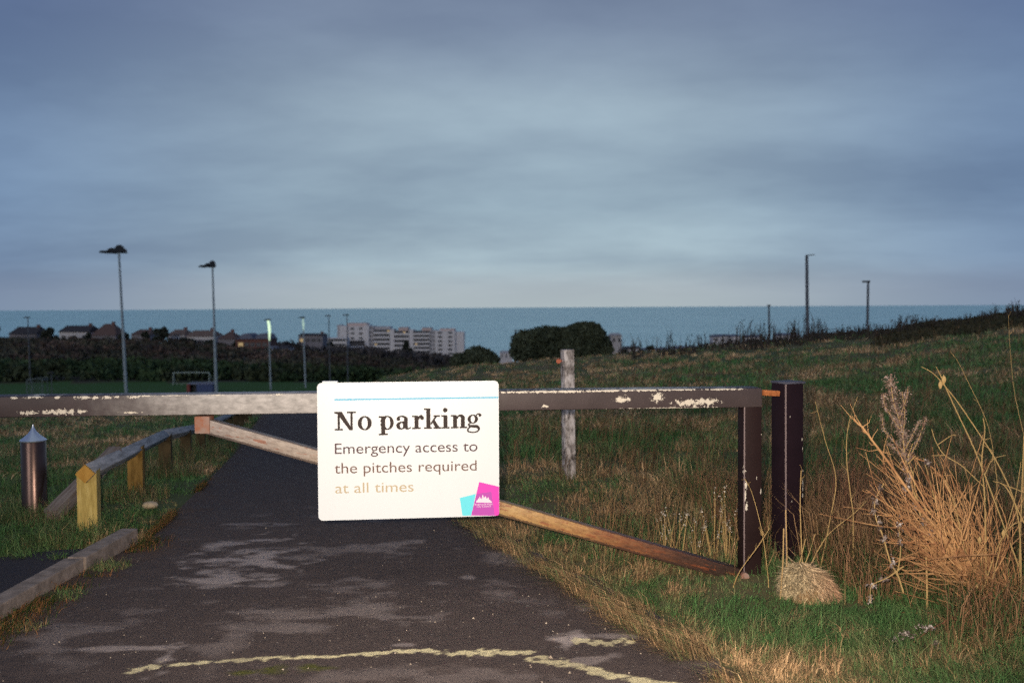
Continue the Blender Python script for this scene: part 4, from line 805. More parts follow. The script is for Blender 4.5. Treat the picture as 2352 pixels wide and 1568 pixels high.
block(940, 950, 757, 826, -0.6, concrete, 'none'); block(950, 988, 760, 824, 0.4, recess, 'bal'); block(968, 990, 753, 761, 2.5, peach, 'none', 'penthouse')
block(988, 1000, 758, 826, 0.0, conc2, 'win'); block(1000, 1046, 759, 826, -1.0, concrete, 'win'); block(1046, 1066, 762, 826, 0.5, concrete, 'none'); block(1010, 1044, 755, 760, 2, peach, 'none', 'penthouse')
wg = at(741, 795, 520); wb = tz(wg[0], wg[1])-2; e = empty('apartment_wing', (wg[0], wg[1], wb)); tag(e, 'low pale apartment wing joining the left end of the long white block', 'apartment block')
W2 = (796-741)/F*520; zt = float(at(741, 776, 520)[2])-wb; m = MB(); m.box((W2/2, 5, zt/2), (W2, 10, zt)); m.build('wall', concrete, e)
for z in (zt-1.1, zt-3.6):
    m = MB(); m.box((W2/2, -0.08, z), (W2*0.9, 0.2, 1.2)); m.build('window_band', glass, e)
# terrace of pale houses over the brow, and the coast town
def row(px0, px1, top, bot, Y, name, lb, cat, wallm, roofm, n=4, grp=None):
    b = at(px0, bot, Y); W = (px1-px0)/F*Y; gz = tz(b[0]+W/2, b[1])-3; e = empty(name, (b[0], b[1], gz)); tag(e, lb, cat, grp); zt = float(at((px0+px1)/2, top, Y)[2])-gz; rf = (float(at(0, top, Y)[2]-at(0, top+5, Y)[2]))
    m = MB(); m.box((W/2, 4, (zt-rf)/2), (W, 8, zt-rf)); m.build('wall', wallm, e); m = MB(); m.add([(-.2, -.4, zt-rf), (W+.2, -.4, zt-rf), (W+.2, 8.4, zt-rf), (-.2, 8.4, zt-rf), (0.4, 4, zt), (W-.4, 4, zt)], [(0, 1, 5, 4), (1, 2, 5), (2, 3, 4, 5), (3, 0, 4), (3, 2, 1, 0)]); m.build('roof', roofm, e)
    for k in range(n): m = MB(); m.box((W*(k+.5)/n, -.05, zt-rf-1.4), (W/n*0.35, .12, 1.2)); m.build('window', glass, e)
gp_ = 'pale houses beyond the brow'
row(1638, 1700, 768, 800, 430, 'house', 'pale house showing between weeds left of the shortest lamp post', 'house', W_white, R_slate, 4, gp_)
row(1712, 1752, 769, 800, 430, 'house', 'pale house just left of the shortest lamp post foot', 'house', W_white, R_slate, 3, gp_)
row(1785, 1835, 765, 800, 430, 'house', 'pale house between the shortest and the tallest lamp post on the brow', 'house', W_white, R_slate, 4, gp_)
row(1862, 1945, 764, 800, 430, 'house', 'long white house right of the tallest lamp post foot', 'house', W_white, R_dark, 6, gp_)
row(1996, 2050, 758, 800, 430, 'house', 'pale house at the foot of the second tall lamp post', 'house', W_white, R_dark, 4, gp_)
row(1404, 1428, 765, 835, 300, 'house', 'tall pale gabled house right beside the tallest bush', 'house', W_cream, W_cream, 2, gp_)
row(1148, 1178, 806, 830, 480, 'house', 'pale low house in the gap between small bush and bush clump', 'house', W_white, W_cream, 3, gp_)
row(1432, 1470, 796, 835, 380, 'house', 'low pale house second right of the tallest bush', 'house', W_white, R_dark, 3, gp_)
row(1478, 1540, 799, 835, 380, 'house', 'wide low pale house among dark shrubs right of the tallest bush', 'house', W_white, R_slate, 4, gp_)
row(1548, 1610, 795, 835, 400, 'house', 'low pale house where the tall weeds begin on the brow', 'house', W_cream, R_slate, 4, gp_)
for a0, a1, t0, b0, lb in [(1424, 1446, 790, 815, 'small dark tree right of the tall pale gabled house'), (1482, 1504, 783, 815, 'dark round tree on the skyline right of the bush clump'), (1584, 1608, 782, 812, 'dark round tree on the skyline where the weeds begin'), (1520, 1548, 795, 815, 'low dark tree between the low pale houses'), (1455, 1484, 798, 818, 'low dark tree before the wide low pale house'), (1752, 1784, 773, 800, 'dark tree at the foot of the shortest lamp post'), (1836, 1862, 768, 800, 'dark tree at the foot of the tallest lamp post'), (1946, 1996, 764, 800, 'broad dark tree between the two tall lamp posts')]:
    tree('tree', a0, a1, t0, b0, 330, lb, 'tree', 'trees beyond the brow', tt, 1400, 8, None, 0.5)

# ------------------------------------------------------------------ grass
def blades(x, y, z, h, lean_a, lean, wd, col, name, label=None, mat_=GR, seed=None):
    n = len(x); face = rng.uniform(0, math.pi, n); wx = np.cos(face)*wd/2; wy = np.sin(face)*wd/2
    lx = np.cos(lean_a)*lean*h; ly = np.sin(lean_a)*lean*h; B = np.stack([x, y, z], 1); Wv = np.stack([wx, wy, wx*0], 1)
    up_ = np.sqrt(np.clip(1-lean**2*0.8, 0.05, 1))*h
    m1 = B+np.stack([lx*0.22, ly*0.22, up_*0.55], 1); t = B+np.stack([lx, ly, up_*(1-0.25*lean)], 1)
    V = np.stack([B-Wv, B+Wv, m1+Wv*0.8, m1-Wv*0.8, t], 1).reshape(-1, 3); b = np.arange(n)*5
    q = np.stack([b, b+1, b+2, b+3], 1); tr = np.stack([b+3, b+2, b+4], 1); return V, q, tr, np.repeat(col, 5, 0)
def pal(x, y, bias, n):
    """per blade colour: patches of green and straw"""
    p = vn(x, y, 0.9, 4, 2)*0.6+vn(x, y, 4.5, 2, 4)*0.4+bias+rng.normal(0, 0.11, n); g = np.clip((p-0.50)/0.17, 0, 1)[:, None]
    gc = np.array([0.040, 0.088, 0.020])*(0.55+0.9*rng.random(n))[:, None]; gc[:, 0] *= 0.6+1.1*rng.random(n)
    sc_ = np.array([0.30, 0.185, 0.075])*(0.35+0.9*rng.random(n))[:, None]; return gc*(1-g)+sc_*g
parts = []
def sample(n, ya, yb, xa, xb):
    Y = 1/(1/ya-rng.random(n)*(1/ya-1/yb)); px = rng.uniform(xa, xb, n); return (px-1176)/F*Y, Y
def okg(X, Y, m): return ~on_road(X, Y, m) & ~left_pave(X, Y) & ~((X > -2.42) & (X < -2.2) & (Y < 5.95))
def tones(p, n):
    """p: 0 lush green .. 1 bleached straw"""
    st = np.array([0.0, 0.30, 0.50, 0.72, 1.0]); C = np.array([(0.078, 0.175, 0.055), (0.140, 0.200, 0.078), (0.225, 0.200, 0.098), (0.370, 0.220, 0.115), (0.66, 0.44, 0.24)])
    p = np.clip(p, 0, 1); c = np.stack([np.interp(p, st, C[:, k]) for k in range(3)], 1); return c*(0.35+1.1*rng.random(n)**1.3)[:, None]
def field_p(X, Y):
    return 0.39+1.4*(vn(X, Y, 0.55, 4, 2)-0.5)+1.2*(vn(X, Y, 2.6, 3, 4)-0.5)+np.where(Y < 9, 1.0, 0.4)*(vn(X, Y, 9.0, 2, 44)-0.5)
def tuft_field(nt, per, ya, yb, xa, xb, rad_, hlo, hhi, wd, margin, hfun, bfun):
    X, Y = sample(nt, ya, yb, xa, xb); k = okg(X, Y, margin); X, Y = X[k], Y[k]; nt = len(X)
    tp = np.clip(field_p(X, Y)+bfun(X, Y)+rng.normal(0, 0.19, nt), 0, 1); th = rng.uniform(hlo, hhi, nt)*hfun(X, Y); ta = vn(X, Y, 0.8, 3, 61)*14+rng.normal(0, 0.7, nt); sw = rng.uniform(0.25, 0.8, nt)
    i = np.repeat(np.arange(nt), per); n = len(i); ox, oy = rng.normal(0, 1, (2, n))*rad_*np.clip(Y[i]/5, 0.8, 3); x, y = X[i]+ox, Y[i]+oy
    k = okg(x, y, margin-0.04); i, x, y, ox, oy = i[k], x[k], y[k], ox[k], oy[k]; n = len(i)
    ra = np.arctan2(oy, ox); mixd = rng.random(n) < 0.55; la = np.where(mixd, ta[i]+rng.normal(0, 0.35, n), ra); h = th[i]*rng.uniform(0.55, 1.2, n)
    return blades(x, y, terr(x, y)-0.012, h, la, np.clip(sw[i]+rng.normal(0.15, 0.22, n), 0.05, 1.25), wd*(0.6+0.8*rng.random(n))*np.clip(Y[i]/5, 0.85, 6), tones(tp[i]+rng.normal(0, 0.09, n)+0.10*(rng.random(n) < 0.1), n)*np.clip(0.8+Y[i]/25, 1, 1.6)[:, None], 'g')
drf = lambda X, Y: X-xr(Y)
def collar(cx, cy, n, r_, h0, h1, p, name='g'):
    a = rng.uniform(0, 6.28, n); q_ = r_*np.sqrt(rng.random(n)); X = cx+q_*np.cos(a); Y = cy+q_*np.sin(a); parts.append(blades(X, Y, terr(X, Y)-.01, rng.uniform(h0, h1, n), rng.uniform(0, 6.28, n), rng.uniform(0.1, 0.9, n), np.full(n, 0.0035), tones(np.clip(rng.normal(p, .2, n), 0, 1), n), name))
for cx_, cy_, n_, r_2, h0_, h1_, p_ in ((rx_(6.2), 6.1, 1500, .26, .07, .20, .25), (rx_(8.02), 7.9, 900, .3, .08, .20, .4), (bp_[0], bp_[1]-.05, 900, .25, .06, .17, .2), (ptR[0], ptR[1]+0.12, 400, .15, .04, .09, .2), (rp[0], rp[1]-.05, 500, .2, .04, .08, .3), (wp[0], wp[1], 600, .22, .06, .16, .5), (-2.35, 5.95, 700, .16, .04, .13, .7), (-3.1, 6.75, 700, .25, .06, .2, .4), (-2.16, 5.3, 500, .10, .03, .10, .35), (-2.15, 4.75, 420, .09, .03, .09, .2), (-2.14, 4.3, 420, .10, .03, .08, .45), (rx_(9.8), 9.6, 700, .4, .12, .34, .4), (rx_(11.6), 11.3, 700, .45, .2, .42, .35), (rx_(13.4), 13.1, 700, .45, .2, .42, .4), (rx_(15.2), 14.9, 600, .45, .2, .42, .4), (rx_(17), 16.7, 600, .5, .2, .45, .35), (rx_(19), 18.6, 500, .5, .2, .45, .4)): collar(cx_, cy_, n_, r_2, h0_, h1_, p_)
def hnear(X, Y):
    d = np.where(X > 0.5*(xl(Y)+xr(Y)), X-xr(Y), xl(Y)-X); v = 0.45+0.55*np.clip(d/0.5, 0, 1)+0.5*np.clip(drf(X, Y)-1.1, 0, 0.8)*(Y > 4.4); return v*(0.5+1.0*vn(X, Y, 1.7, 3, 8))*(1-0.6*np.exp(-((X-1.25)/0.45)**2-((Y-4.9)/0.5)**2))
def bnear(X, Y):
    d = drf(X, Y); side = X > 0.5*(xl(Y)+xr(Y)); e = np.where(side, np.abs(d), np.abs(xl(Y)-X)); rb = 0.38*np.exp(-e/0.20)*np.clip((vn(X, Y, 1.6, 3, 71)-0.34)*4, 0, 1)
    green = -0.24*np.exp(-((Y-3.9)/0.95)**2)*np.clip(d/0.35, 0, 1)*side-0.14*(~side); return rb+green+0.06*((Y > 5) & side)
parts.append(tuft_field(13500, 26, 3.1, 13, -120, 2480, 0.024, 0.045, 0.17, 0.0032, -0.03, hnear, bnear))
X, Y = sample(70000, 3.1, 14, -120, 2480); k = okg(X, Y, -0.02); X, Y = X[k], Y[k]; n = len(X)
parts.append(blades(X, Y, terr(X, Y)-0.01, rng.uniform(0.02, 0.06, n)*hnear(X, Y), rng.uniform(0, 6.28, n), rng.uniform(0.3, 1.2, n), 0.003*np.clip(Y/5, 0.9, 3), tones(field_p(X, Y)+bnear(X, Y)-0.05+rng.normal(0, .12, n), n), 'g'))
farb = lambda X, Y: 0.03+0.15*np.exp(-((Y-40)/12)**2)*(X/Y < 0.25)-0.14*np.exp(-((Y-20)/9)**2)*(X/Y > 0.15)-0.02
hfar = lambda X, Y: 0.5+0.9*vn(X, Y, 0.45, 3, 12)
parts.append(tuft_field(13000, 18, 10, 66, -150, 2500, 0.028, 0.08, 0.19, 0.0040, -0.05, hfar, farb))
def merge(parts, name, mat_=GR, kind='stuff', parent=None):
    V = []; Q = []; T = []; C = []; o = 0
    for v, q, t, c in parts:
        V.append(v); Q.append(q+o); C.append(c); 
        if t is not None: T.append(t+o)
        o += len(v)
    ob = link(name, mesh_np(name, np.concatenate(V), np.concatenate(Q), np.concatenate(T) if T else None, mat_.m, cols=np.concatenate(C)), parent)
    if kind: ob['kind'] = kind
    return ob
merge(parts, 'grass')
# straw fringe lying over the asphalt edges + clumps on the kerb
nt_ = 620; Yt = 1/(1/3.2-rng.random(nt_)*(1/3.2-1/9)); Yt = Yt[vn(Yt*0, Yt, 2.6, 3, 14) > 0.36]; nt_ = len(Yt); Xt = xr(Yt)+np.abs(rng.normal(0, 0.08, nt_))-0.06; at_ = rng.normal(math.pi*1.1, 0.6, nt_); ct_ = np.clip(rng.normal(0.62, 0.2, nt_), 0.1, 1)
i_ = np.repeat(np.arange(nt_), 22); n = len(i_); X = Xt[i_]+rng.normal(0, 0.03, n); Y = Yt[i_]+rng.normal(0, 0.03, n)
p1 = blades(X, Y, terr(X, Y)+0.006, rng.uniform(0.05, 0.18, n), at_[i_]+rng.normal(0, 0.3, n), rng.uniform(0.6, 1.2, n), np.full(n, 0.0028), tones(ct_[i_]+rng.normal(0, .08, n), n), 'g')
Y = rng.uniform(3.3, 9, 9000); X = xl(Y)+np.abs(rng.normal(0, 0.08, 9000))*np.where(Y < 6, 1, -0.3); k = vn(X*0, Y, 2.4, 3, 19) > 0.47; X = X[k]; Y = Y[k]; n = len(Y)
cc = np.where(rng.random(n)[:, None] < 0.5, np.array([0.30, 0.14, 0.055]), np.array([0.05, 0.085, 0.016]))*(0.3+0.9*rng.random(n))[:, None]
p2 = blades(X, Y, terr(X, Y)+0.012, rng.uniform(0.03, 0.10, n), rng.normal(0.2, 1.2, n), rng.uniform(0.5, 1.1, n), np.full(n, 0.003), cc, 'g')
merge([p1, p2], 'dead_grass_litter')
# tall thin seeding stalks in the field
X, Y = sample(4200, 5.2, 34, 1160, 2500); k = (X > xr(Y)+0.35) & (vn(X, Y, 0.8, 3, 23) > 0.50); X = X[k]; Y = Y[k]; n = len(X)
cc = np.array([0.26, 0.155, 0.075])*(0.35+0.8*rng.random(n))[:, None]
p1 = blades(X, Y, terr(X, Y), rng.uniform(0.2, 0.50, n)*np.clip(0.8+Y/40, 0, 1.3), rng.normal(0.4, 1.4, n), rng.uniform(0.1, 0.85, n), 0.0035*np.clip(Y/5, 1, 4), cc, 'g')
# reddish dock-like stems near the gate post
cx, cy = gpt(1915, 1270)[:2]; n = 330; X = cx+np.abs(rng.normal(0.0, 0.2, n)); Y = cy+rng.normal(0.15, 0.22, n); cc = np.array([0.24, 0.12, 0.07])*(0.4+0.9*rng.random(n))[:, None]
p2 = blades(X, Y, terr(X, Y), rng.uniform(0.25, 0.72, n), rng.normal(0.0, 1.2, n), rng.uniform(0.02, 0.65, n), np.full(n, 0.0045), cc, 'g')
cx, cy = gpt(2060, 1300)[:2]; n = 1500; X = cx+rng.normal(0.25, 0.42, n); Y = cy+rng.normal(0.35, 0.45, n); cc = np.array([0.36, 0.22, 0.11])*(0.25+0.9*rng.random(n))[:, None]
p3 = blades(X, Y, terr(X, Y), rng.uniform(0.12, 0.48, n), rng.uniform(0, 6.28, n), rng.uniform(0.1, 0.9, n), np.full(n, 0.0035), cc, 'g')
cx, cy = gpt(1975, 1290)[:2]; n = 900; X = cx+rng.normal(0.0, 0.24, n); Y = cy+rng.normal(0.15, 0.3, n); cc = np.array([0.36, 0.22, 0.12])*(0.2+1.0*rng.random(n))[:, None]
p4 = blades(X, Y, terr(X, Y)+rng.uniform(0, .15, n), rng.uniform(0.18, 0.50, n), rng.normal(math.pi, 1.3, n), rng.uniform(0.3, 1.1, n), np.full(n, 0.0038), cc, 'g')
merge([p1, p2, p3, p4], 'tall_dry_grass')
# weeds on the brow seen against the sea
n = 2600; px = rng.uniform(1420, 2480, n); Y = rng.uniform(36, 50, n); X = (px-1176)/F*Y; k = (rng.random(n) < 0.25+0.75*np.clip((px-1500)/500, 0, 1)); X, Y, px = X[k], Y[k], px[k]; n = len(X)
cl = vn(px, px*0, 0.03, 2, 40); hh = (0.12+0.88*rng.random(n)**3)*(0.25+1.1*cl)*np.where(px > 1900, 0.75, 1.35); cc = np.array([0.085, 0.066, 0.052])*(0.4+0.8*rng.random(n))[:, None]
p1 = blades(X, Y, terr(X, Y), hh, rng.uniform(0, 6.28, n), rng.uniform(0.0, 0.35, n), np.full(n, 0.05), cc, 'g')
# little side leaves on them
m_n = 9000; i = rng.integers(0, n, m_n); f = rng.random(m_n); pos = np.stack([X[i]+rng.normal(0, 0.05, m_n), Y[i], terr(X[i], Y[i])+hh[i]*f*0.85], 1)
p2 = blades(pos[:, 0], pos[:, 1], pos[:, 2], rng.uniform(0.05, 0.16, m_n), rng.uniform(0, 6.28, m_n), rng.uniform(0.3, 1, m_n), np.full(m_n, 0.035), cc[i], 'g')
merge([p1, p2], 'brow_weeds')
# mossy leaves / dark hedge base field at right brow is darker: low bramble
n = 400; px = rng.uniform(2040, 2560, n); Y = rng.uniform(30, 47, n); X = (px-1176)/F*Y
V, q, c = leaf_cloud(np.stack([X, Y, terr(X, Y)+0.02], 1), np.stack([np.full(n, .6), np.full(n, .5), np.full(n, .14)], 1), 26000, 0.06, ((0.030, 0.036, 0.018), (0.10, 0.080, 0.045)))
link('brambles', mesh_np('brambles', V, q, None, LF.m, cols=c))['kind'] = 'stuff'

# ------------------------------------------------------------------ straw tussock
tg = gpt(1852, 1372); tus = empty('straw_tussock', (tg[0], tg[1], tz(tg[0], tg[1]))); tag(tus, 'rounded tussock of matted pale straw at the foot of the gate posts', 'grass tuft')
n = 7000; u = rng.random(n); ph = rng.uniform(0, 2*math.pi, n); th = np.arccos(rng.uniform(0.0, 1, n)); L1, L2, L3 = 0.132, 0.11, 0.165
def ell(ph, th): return np.stack([L1*np.sin(th)*np.cos(ph)+0.04*np.sin(th)*(1-np.cos(th))*0+0.05*(1-np.cos(th))*1.0-0.03, L2*np.sin(th)*np.sin(ph), L3*np.cos(th)+0.0], 1)
P0 = ell(ph, th)*rng.uniform(0.93, 1.04, n)[:, None]; dth = rng.uniform(0.25, 0.8, n); P1 = ell(ph+rng.normal(0, 0.22, n), np.minimum(th+dth*0.5, 1.72))*1.02; P2 = ell(ph+rng.normal(0, 0.3, n), np.minimum(th+dth, 1.8))*(1.0+0.35*rng.random(n)**3)[:, None]+rng.normal(0, .006, (n, 3))
sd_ = rng.normal(size=(n, 3)); sd_ /= np.linalg.norm(sd_, axis=1)[:, None]; sd_ *= 0.0017
V = np.stack([P0-sd_, P0+sd_, P1+sd_, P1-sd_, P2], 1).reshape(-1, 3); b = np.arange(n)*5
pal_ = np.array([0.80, 0.58, 0.36])*(0.12+1.0*rng.random(n)**1.4)[:, None]; pal_[:, 1:] *= np.clip(1-1.9*(P0[:, 0:1]-0.0), 0.70, 1.1)
link('straw', mesh_np('straw', V, np.stack([b, b+1, b+2, b+3], 1), np.stack([b+3, b+2, b+4], 1), GR.m, cols=np.repeat(pal_, 5, 0)), tus)
m = MB(); m.lathe([(L1*0.88*math.cos(t)+0.0001, L3*0.9*math.sin(t)) for t in np.linspace(0, 1.55, 10)], 18); o = m.build('root_mound', mottled('packed_straw', (0.12, 0.07, 0.03), (0.28, 0.18, 0.09), 60), tus, (0.0, 0, 0), True)
m = MB()
for a, b, r_ in [((-0.13, -0.02, 0), (-0.115, -0.02, 0.34), .003), ((-0.09, 0.02, 0), (-0.095, 0.02, 0.42), .0028), ((-0.02, 0.03, 0.1), (0.05, 0.03, 0.30), .002), ((-0.06, 0, 0.1), (0.0, 0.02, 0.28), .002)]: m.tube([a, ((a[0]+b[0])/2+0.004, a[1], (a[2]+b[2])/2), b], r_, 5)
sm = Mat('pale_straw', 0.8, 0.2); nn = sm.noise(sm.coord('Object'), 40, 3); sm.col(sm.mix(nn, (0.36, 0.22, 0.09), (0.52, 0.36, 0.17))); m.build('stalk', sm.m, tus)

# ------------------------------------------------------------------ dead weeds at right
ors = Mat('dead_stem_orange', 0.75, 0.25); nn = ors.noise(ors.coord('Object'), 30, 4, 0.6); n2_ = ors.noise(ors.coord('Object'), 7, 3, 0.6); ors.col(ors.mix(ors.ramp(n2_, [(0.38, 0.0), (0.6, 1.0)]), ors.mix(nn, (0.20, 0.085, 0.04), (0.38, 0.18, 0.085)), ors.mix(nn, (0.44, 0.21, 0.085), (0.70, 0.44, 0.21))))
tn = Mat('dead_stem_tan', 0.75, 0.25); nn = tn.noise(tn.coord('Object'), 30, 4, 0.6); tn.col(tn.mix(nn, (0.34, 0.22, 0.085), (0.52, 0.36, 0.16)))
def curve(P, n=7):
    P = [np.array(p, float) for p in P]; o = []
    for i in range(len(P)-1):
        p0 = P[max(i-1, 0)]; p1 = P[i]; p2 = P[i+1]; p3 = P[min(i+2, len(P)-1)]
        for t in np.linspace(0, 1, n, endpoint=False): o.append(0.5*((2*p1)+(-p0+p2)*t+(2*p0-5*p1+4*p2-p3)*t*t+(-p0+3*p1-3*p2+p3)*t**3))
    o.append(P[-1]); return o
bw = gpt(2262, 1375); bw = at(2262, 1400, 4.55); bz0 = tz(bw[0], bw[1])
def wstem(pts, r0, r1, org, n=5, jitter=0.0):
    P = [at(px, py, d)-org for px, py, d in pts]; C = curve(P, n)
    if jitter: C = [c+rng.normal(0, jitter, 3)*(0 < i < len(C)-1) for i, c in enumerate(C)]
    return C, list(np.linspace(r0, r1, len(C)))
def spur(m, C, r, count, ln_, maxang=0.8):
    for _ in range(count):
        i = int(rng.integers(1, len(C)-1)); d = C[i+1]-C[i]; d /= np.linalg.norm(d); v_ = d*0.7+rng.normal(0, maxang, 3)*0.7; v_ /= np.linalg.norm(v_); L = ln_*rng.uniform(0.3, 1.2)
        a = C[i]; b = a+v_*L*0.5+rng.normal(0, 0.004, 3); c = a+v_*L+np.array([0, 0, L*0.12])+rng.normal(0, 0.008, 3); m.tube([a, b, c], [r, r*0.75, r*0.4], 4)
org = np.array([bw[0], bw[1], bz0]); wd_ = empty('dead_weed', org); tag(wd_, 'large dead orange brown weed leaning left with a fan of brittle stems, right foreground', 'dead plant')
m = MB(); main = [([(2345, 1430, 4.5), (2250, 1335, 4.5), (2180, 1250, 4.45), (2110, 1160, 4.4), (2040, 1060, 4.35), (1995, 1000, 4.3), (1962, 962, 4.28)], .009, .0035),
 ([(2300, 1400, 4.5), (2190, 1290, 4.4), (2110, 1215, 4.35), (2060, 1175, 4.3), (1990, 1125, 4.25)], .006, .0018),
 ([(2290, 1340, 4.6), (2200, 1270, 4.6), (2130, 1200, 4.6), (2060, 1160, 4.55)], .005, .002),
 ([(2290, 1345, 4.5), (2230, 1300, 4.45), (2150, 1290, 4.4), (2080, 1280, 4.35), (2030, 1310, 4.3)], .0045, .0018),
 ([(2310, 1400, 4.6), (2255, 1310, 4.65), (2205, 1180, 4.7), (2150, 1080, 4.7), (2080, 1040, 4.7)], .007, .0025),
 ([(2330, 1400, 4.5), (2300, 1300, 4.5), (2250, 1200, 4.5), (2210, 1130, 4.5)], .006, .002),
 ([(2320, 1420, 4.5), (2260, 1330, 4.45), (2160, 1270, 4.4), (2110, 1250, 4.4), (2050, 1240, 4.35)], .005, .0016)]
Cs = []
for pts, r0, r1 in main:
    C, rd = wstem(pts, r0, r1, org, 5, 0.002); m.tube(C, rd, 6); Cs.append((C, r0))
m.build('main_stem', ors.m, wd_, smooth=True)
m = MB()
for (C, r0), c_n in zip(Cs, (46, 40, 34, 26, 40, 30, 36)): spur(m, C, 0.0018, c_n, 0.085, 0.75)
# finer stems leaving the main ones, nearly along them
def px_main(pts, u): 
    P = np.array(pts, float); k = u*(len(P)-1); i_ = min(int(k), len(P)-2); return P[i_]+(P[i_+1]-P[i_])*(k-i_)
for _ in range(360):
    mi = int(rng.integers(0, len(main))); p0 = px_main(main[mi][0], rng.uniform(0.0, 0.5))+np.array([rng.normal(4, 22), rng.normal(8, 22), rng.normal(0, .08)])
    a = R(rng.normal(-130, 30)) if rng.random() < 0.8 else R(rng.uniform(-185, -60)); L = 40+230*rng.random()**1.3
    p2 = p0+np.array([math.cos(a)*L, math.sin(a)*L, rng.uniform(-.25, .2)]); p1 = (p0+p2)/2+np.array([rng.normal(0, 9), rng.normal(6, 10), 0])
    C, rd = wstem([tuple(p0), tuple(p1), tuple(p2)], rng.uniform(.0016, .0044), .0009, org, 3); m.tube(C, rd, 4, False)
    if rng.random() < 0.5: spur(m, C, 0.001, 2, 0.07, 0.6)
m.build('side_twig', ors.m, wd_)
# arching tan stems of another plant at the right edge
bo = at(2335, 1330, 4.4); org = np.array([bo[0], bo[1], tz(bo[0], bo[1])]); e = empty('dead_weed', org); tag(e, 'tall arching pale tan weed with small seed buds, right edge above the orange one', 'dead plant')
m = MB(); T = [([(2345, 1400, 4.4), (2340, 1200, 4.4), (2300, 1080, 4.38), (2215, 945, 4.35), (2165, 880, 4.32), (2140, 855, 4.3), (2116, 842, 4.3)], .0032, .0014), ([(2340, 1300, 4.4), (2250, 1060, 4.36), (2200, 950, 4.34), (2170, 885, 4.33), (2158, 857, 4.33), (2150, 842, 4.32)], .003, .0012),
 ([(2265, 1330, 4.45), (2262, 1150, 4.42), (2255, 1060, 4.4), (2262, 990, 4.4), (2258, 960, 4.4)], .0035, .0015), ([(2262, 1120, 4.42), (2210, 1070, 4.4), (2170, 1045, 4.4), (2150, 1015, 4.4), (2140, 985, 4.4)], .0025, .0013), ([(2170, 1045, 4.4), (2140, 1046, 4.4)], .002, .001), ([(2155, 1020, 4.4), (2185, 1000, 4.4), (2196, 1000, 4.4)], .002, .001),
 ([(2262, 1090, 4.42), (2280, 1055, 4.4), (2310, 1045, 4.4)], .002, .001), ([(2280, 1058, 4.4), (2278, 1035, 4.4), (2255, 1020, 4.4)], .002, .001), ([(2258, 1050, 4.4), (2240, 1035, 4.4)], .0018, .001), ([(2262, 1010, 4.4), (2275, 1005, 4.4)], .0016, .001),
 ([(2352, 1200, 4.3), (2318, 1130, 4.3), (2300, 1110, 4.3), (2280, 1105, 4.3)], .003, .0012), ([(2352, 1130, 4.3), (2300, 1110, 4.3)], .002, .0015), ([(2250, 1380, 4.4), (2290, 1260, 4.35), (2320, 1210, 4.3), (2350, 1195, 4.3)], .003, .0015), ([(2340, 1340, 4.5), (2348, 1100, 4.5), (2352, 1000, 4.5)], .003, .002),
 ([(2240, 1330, 4.5), (2160, 1180, 4.5), (2135, 1100, 4.48), (2120, 1050, 4.48)], .003, .001), ([(2225, 1300, 4.5), (2190, 1150, 4.5), (2165, 1090, 4.5)], .003, .001), ([(2280, 1330, 4.3), (2300, 1250, 4.3), (2330, 1150, 4.3), (2345, 1060, 4.3)], .002, .001)]
for pts, r0, r1 in T: C, rd = wstem(pts, r0, r1, org, 5); m.tube(C, rd, 5)
m.build('stem', tn.m, e, smooth=True)
m = MB()
for px, py, r_ in ((2168, 872, .011), (2160, 884, .010), (2305, 1225, .010), (2250, 1240, .009), (2244, 1346, .006)):
    c = at(px, py, 4.32)-org; m.tube([c+np.array([0, 0, -r_*1.6]), c+np.array([0, 0, -r_*.6]), c, c+np.array([0, 0, r_]), c+np.array([0, 0, r_*1.9])], [r_*.3, r_*.8, r_, r_*.7, r_*.15], 7)
m.build('seed_bud', tn.m, e, smooth=True)
# mugwort spike
def fluff(m, C, dens, rad_, sz):
    for i in range(len(C)-1):
        for _ in range(dens):
            p = C[i]+(C[i+1]-C[i])*rng.random()+rng.normal(0, rad_, 3); s_ = sz*rng.uniform(.5, 1.3); d = rng.normal(size=(2, 3)); d /= np.linalg.norm(d, axis=1)[:, None]
            m.add([p-d[0]*s_, p+d[1]*s_*.7, p+d[0]*s_, p-d[1]*s_*.7], [(0, 1, 2, 3)])
mug = Mat('mugwort_seed', 0.9, 0.1); nn = mug.noise(mug.coord('Object'), 60, 3, 0.7); mug.col(mug.ramp(nn, [(0.35, (0.12, 0.065, 0.05)), (0.55, (0.26, 0.18, 0.15)), (0.7, (0.46, 0.40, 0.36))]))
flk = Mat('papery_leaf', 0.9, 0.1); nn = flk.noise(flk.coord('Object'), 35, 3, 0.7); flk.col(flk.ramp(nn, [(0.38, (0.06, 0.04, 0.035)), (0.54, (0.24, 0.19, 0.17)), (0.66, (0.55, 0.50, 0.47))]))
bo = at(2110, 1340, 4.5); org = np.array([bo[0], bo[1], tz(bo[0], bo[1])]); e = empty('seed_spike_weed', org); tag(e, 'upright dead weed with greyish pink seed spike, just left of the orange weed', 'dead plant')
m = MB(); spike, rd = wstem([(2130, 1400, 4.5), (2125, 1240, 4.5), (2105, 1150, 4.5), (2086, 1090, 4.5), (2078, 1040, 4.48), (2070, 980, 4.46), (2052, 920, 4.45), (2044, 866, 4.45)], .0045, .0015, org, 5); m.tube(spike, rd, 6); SB = []
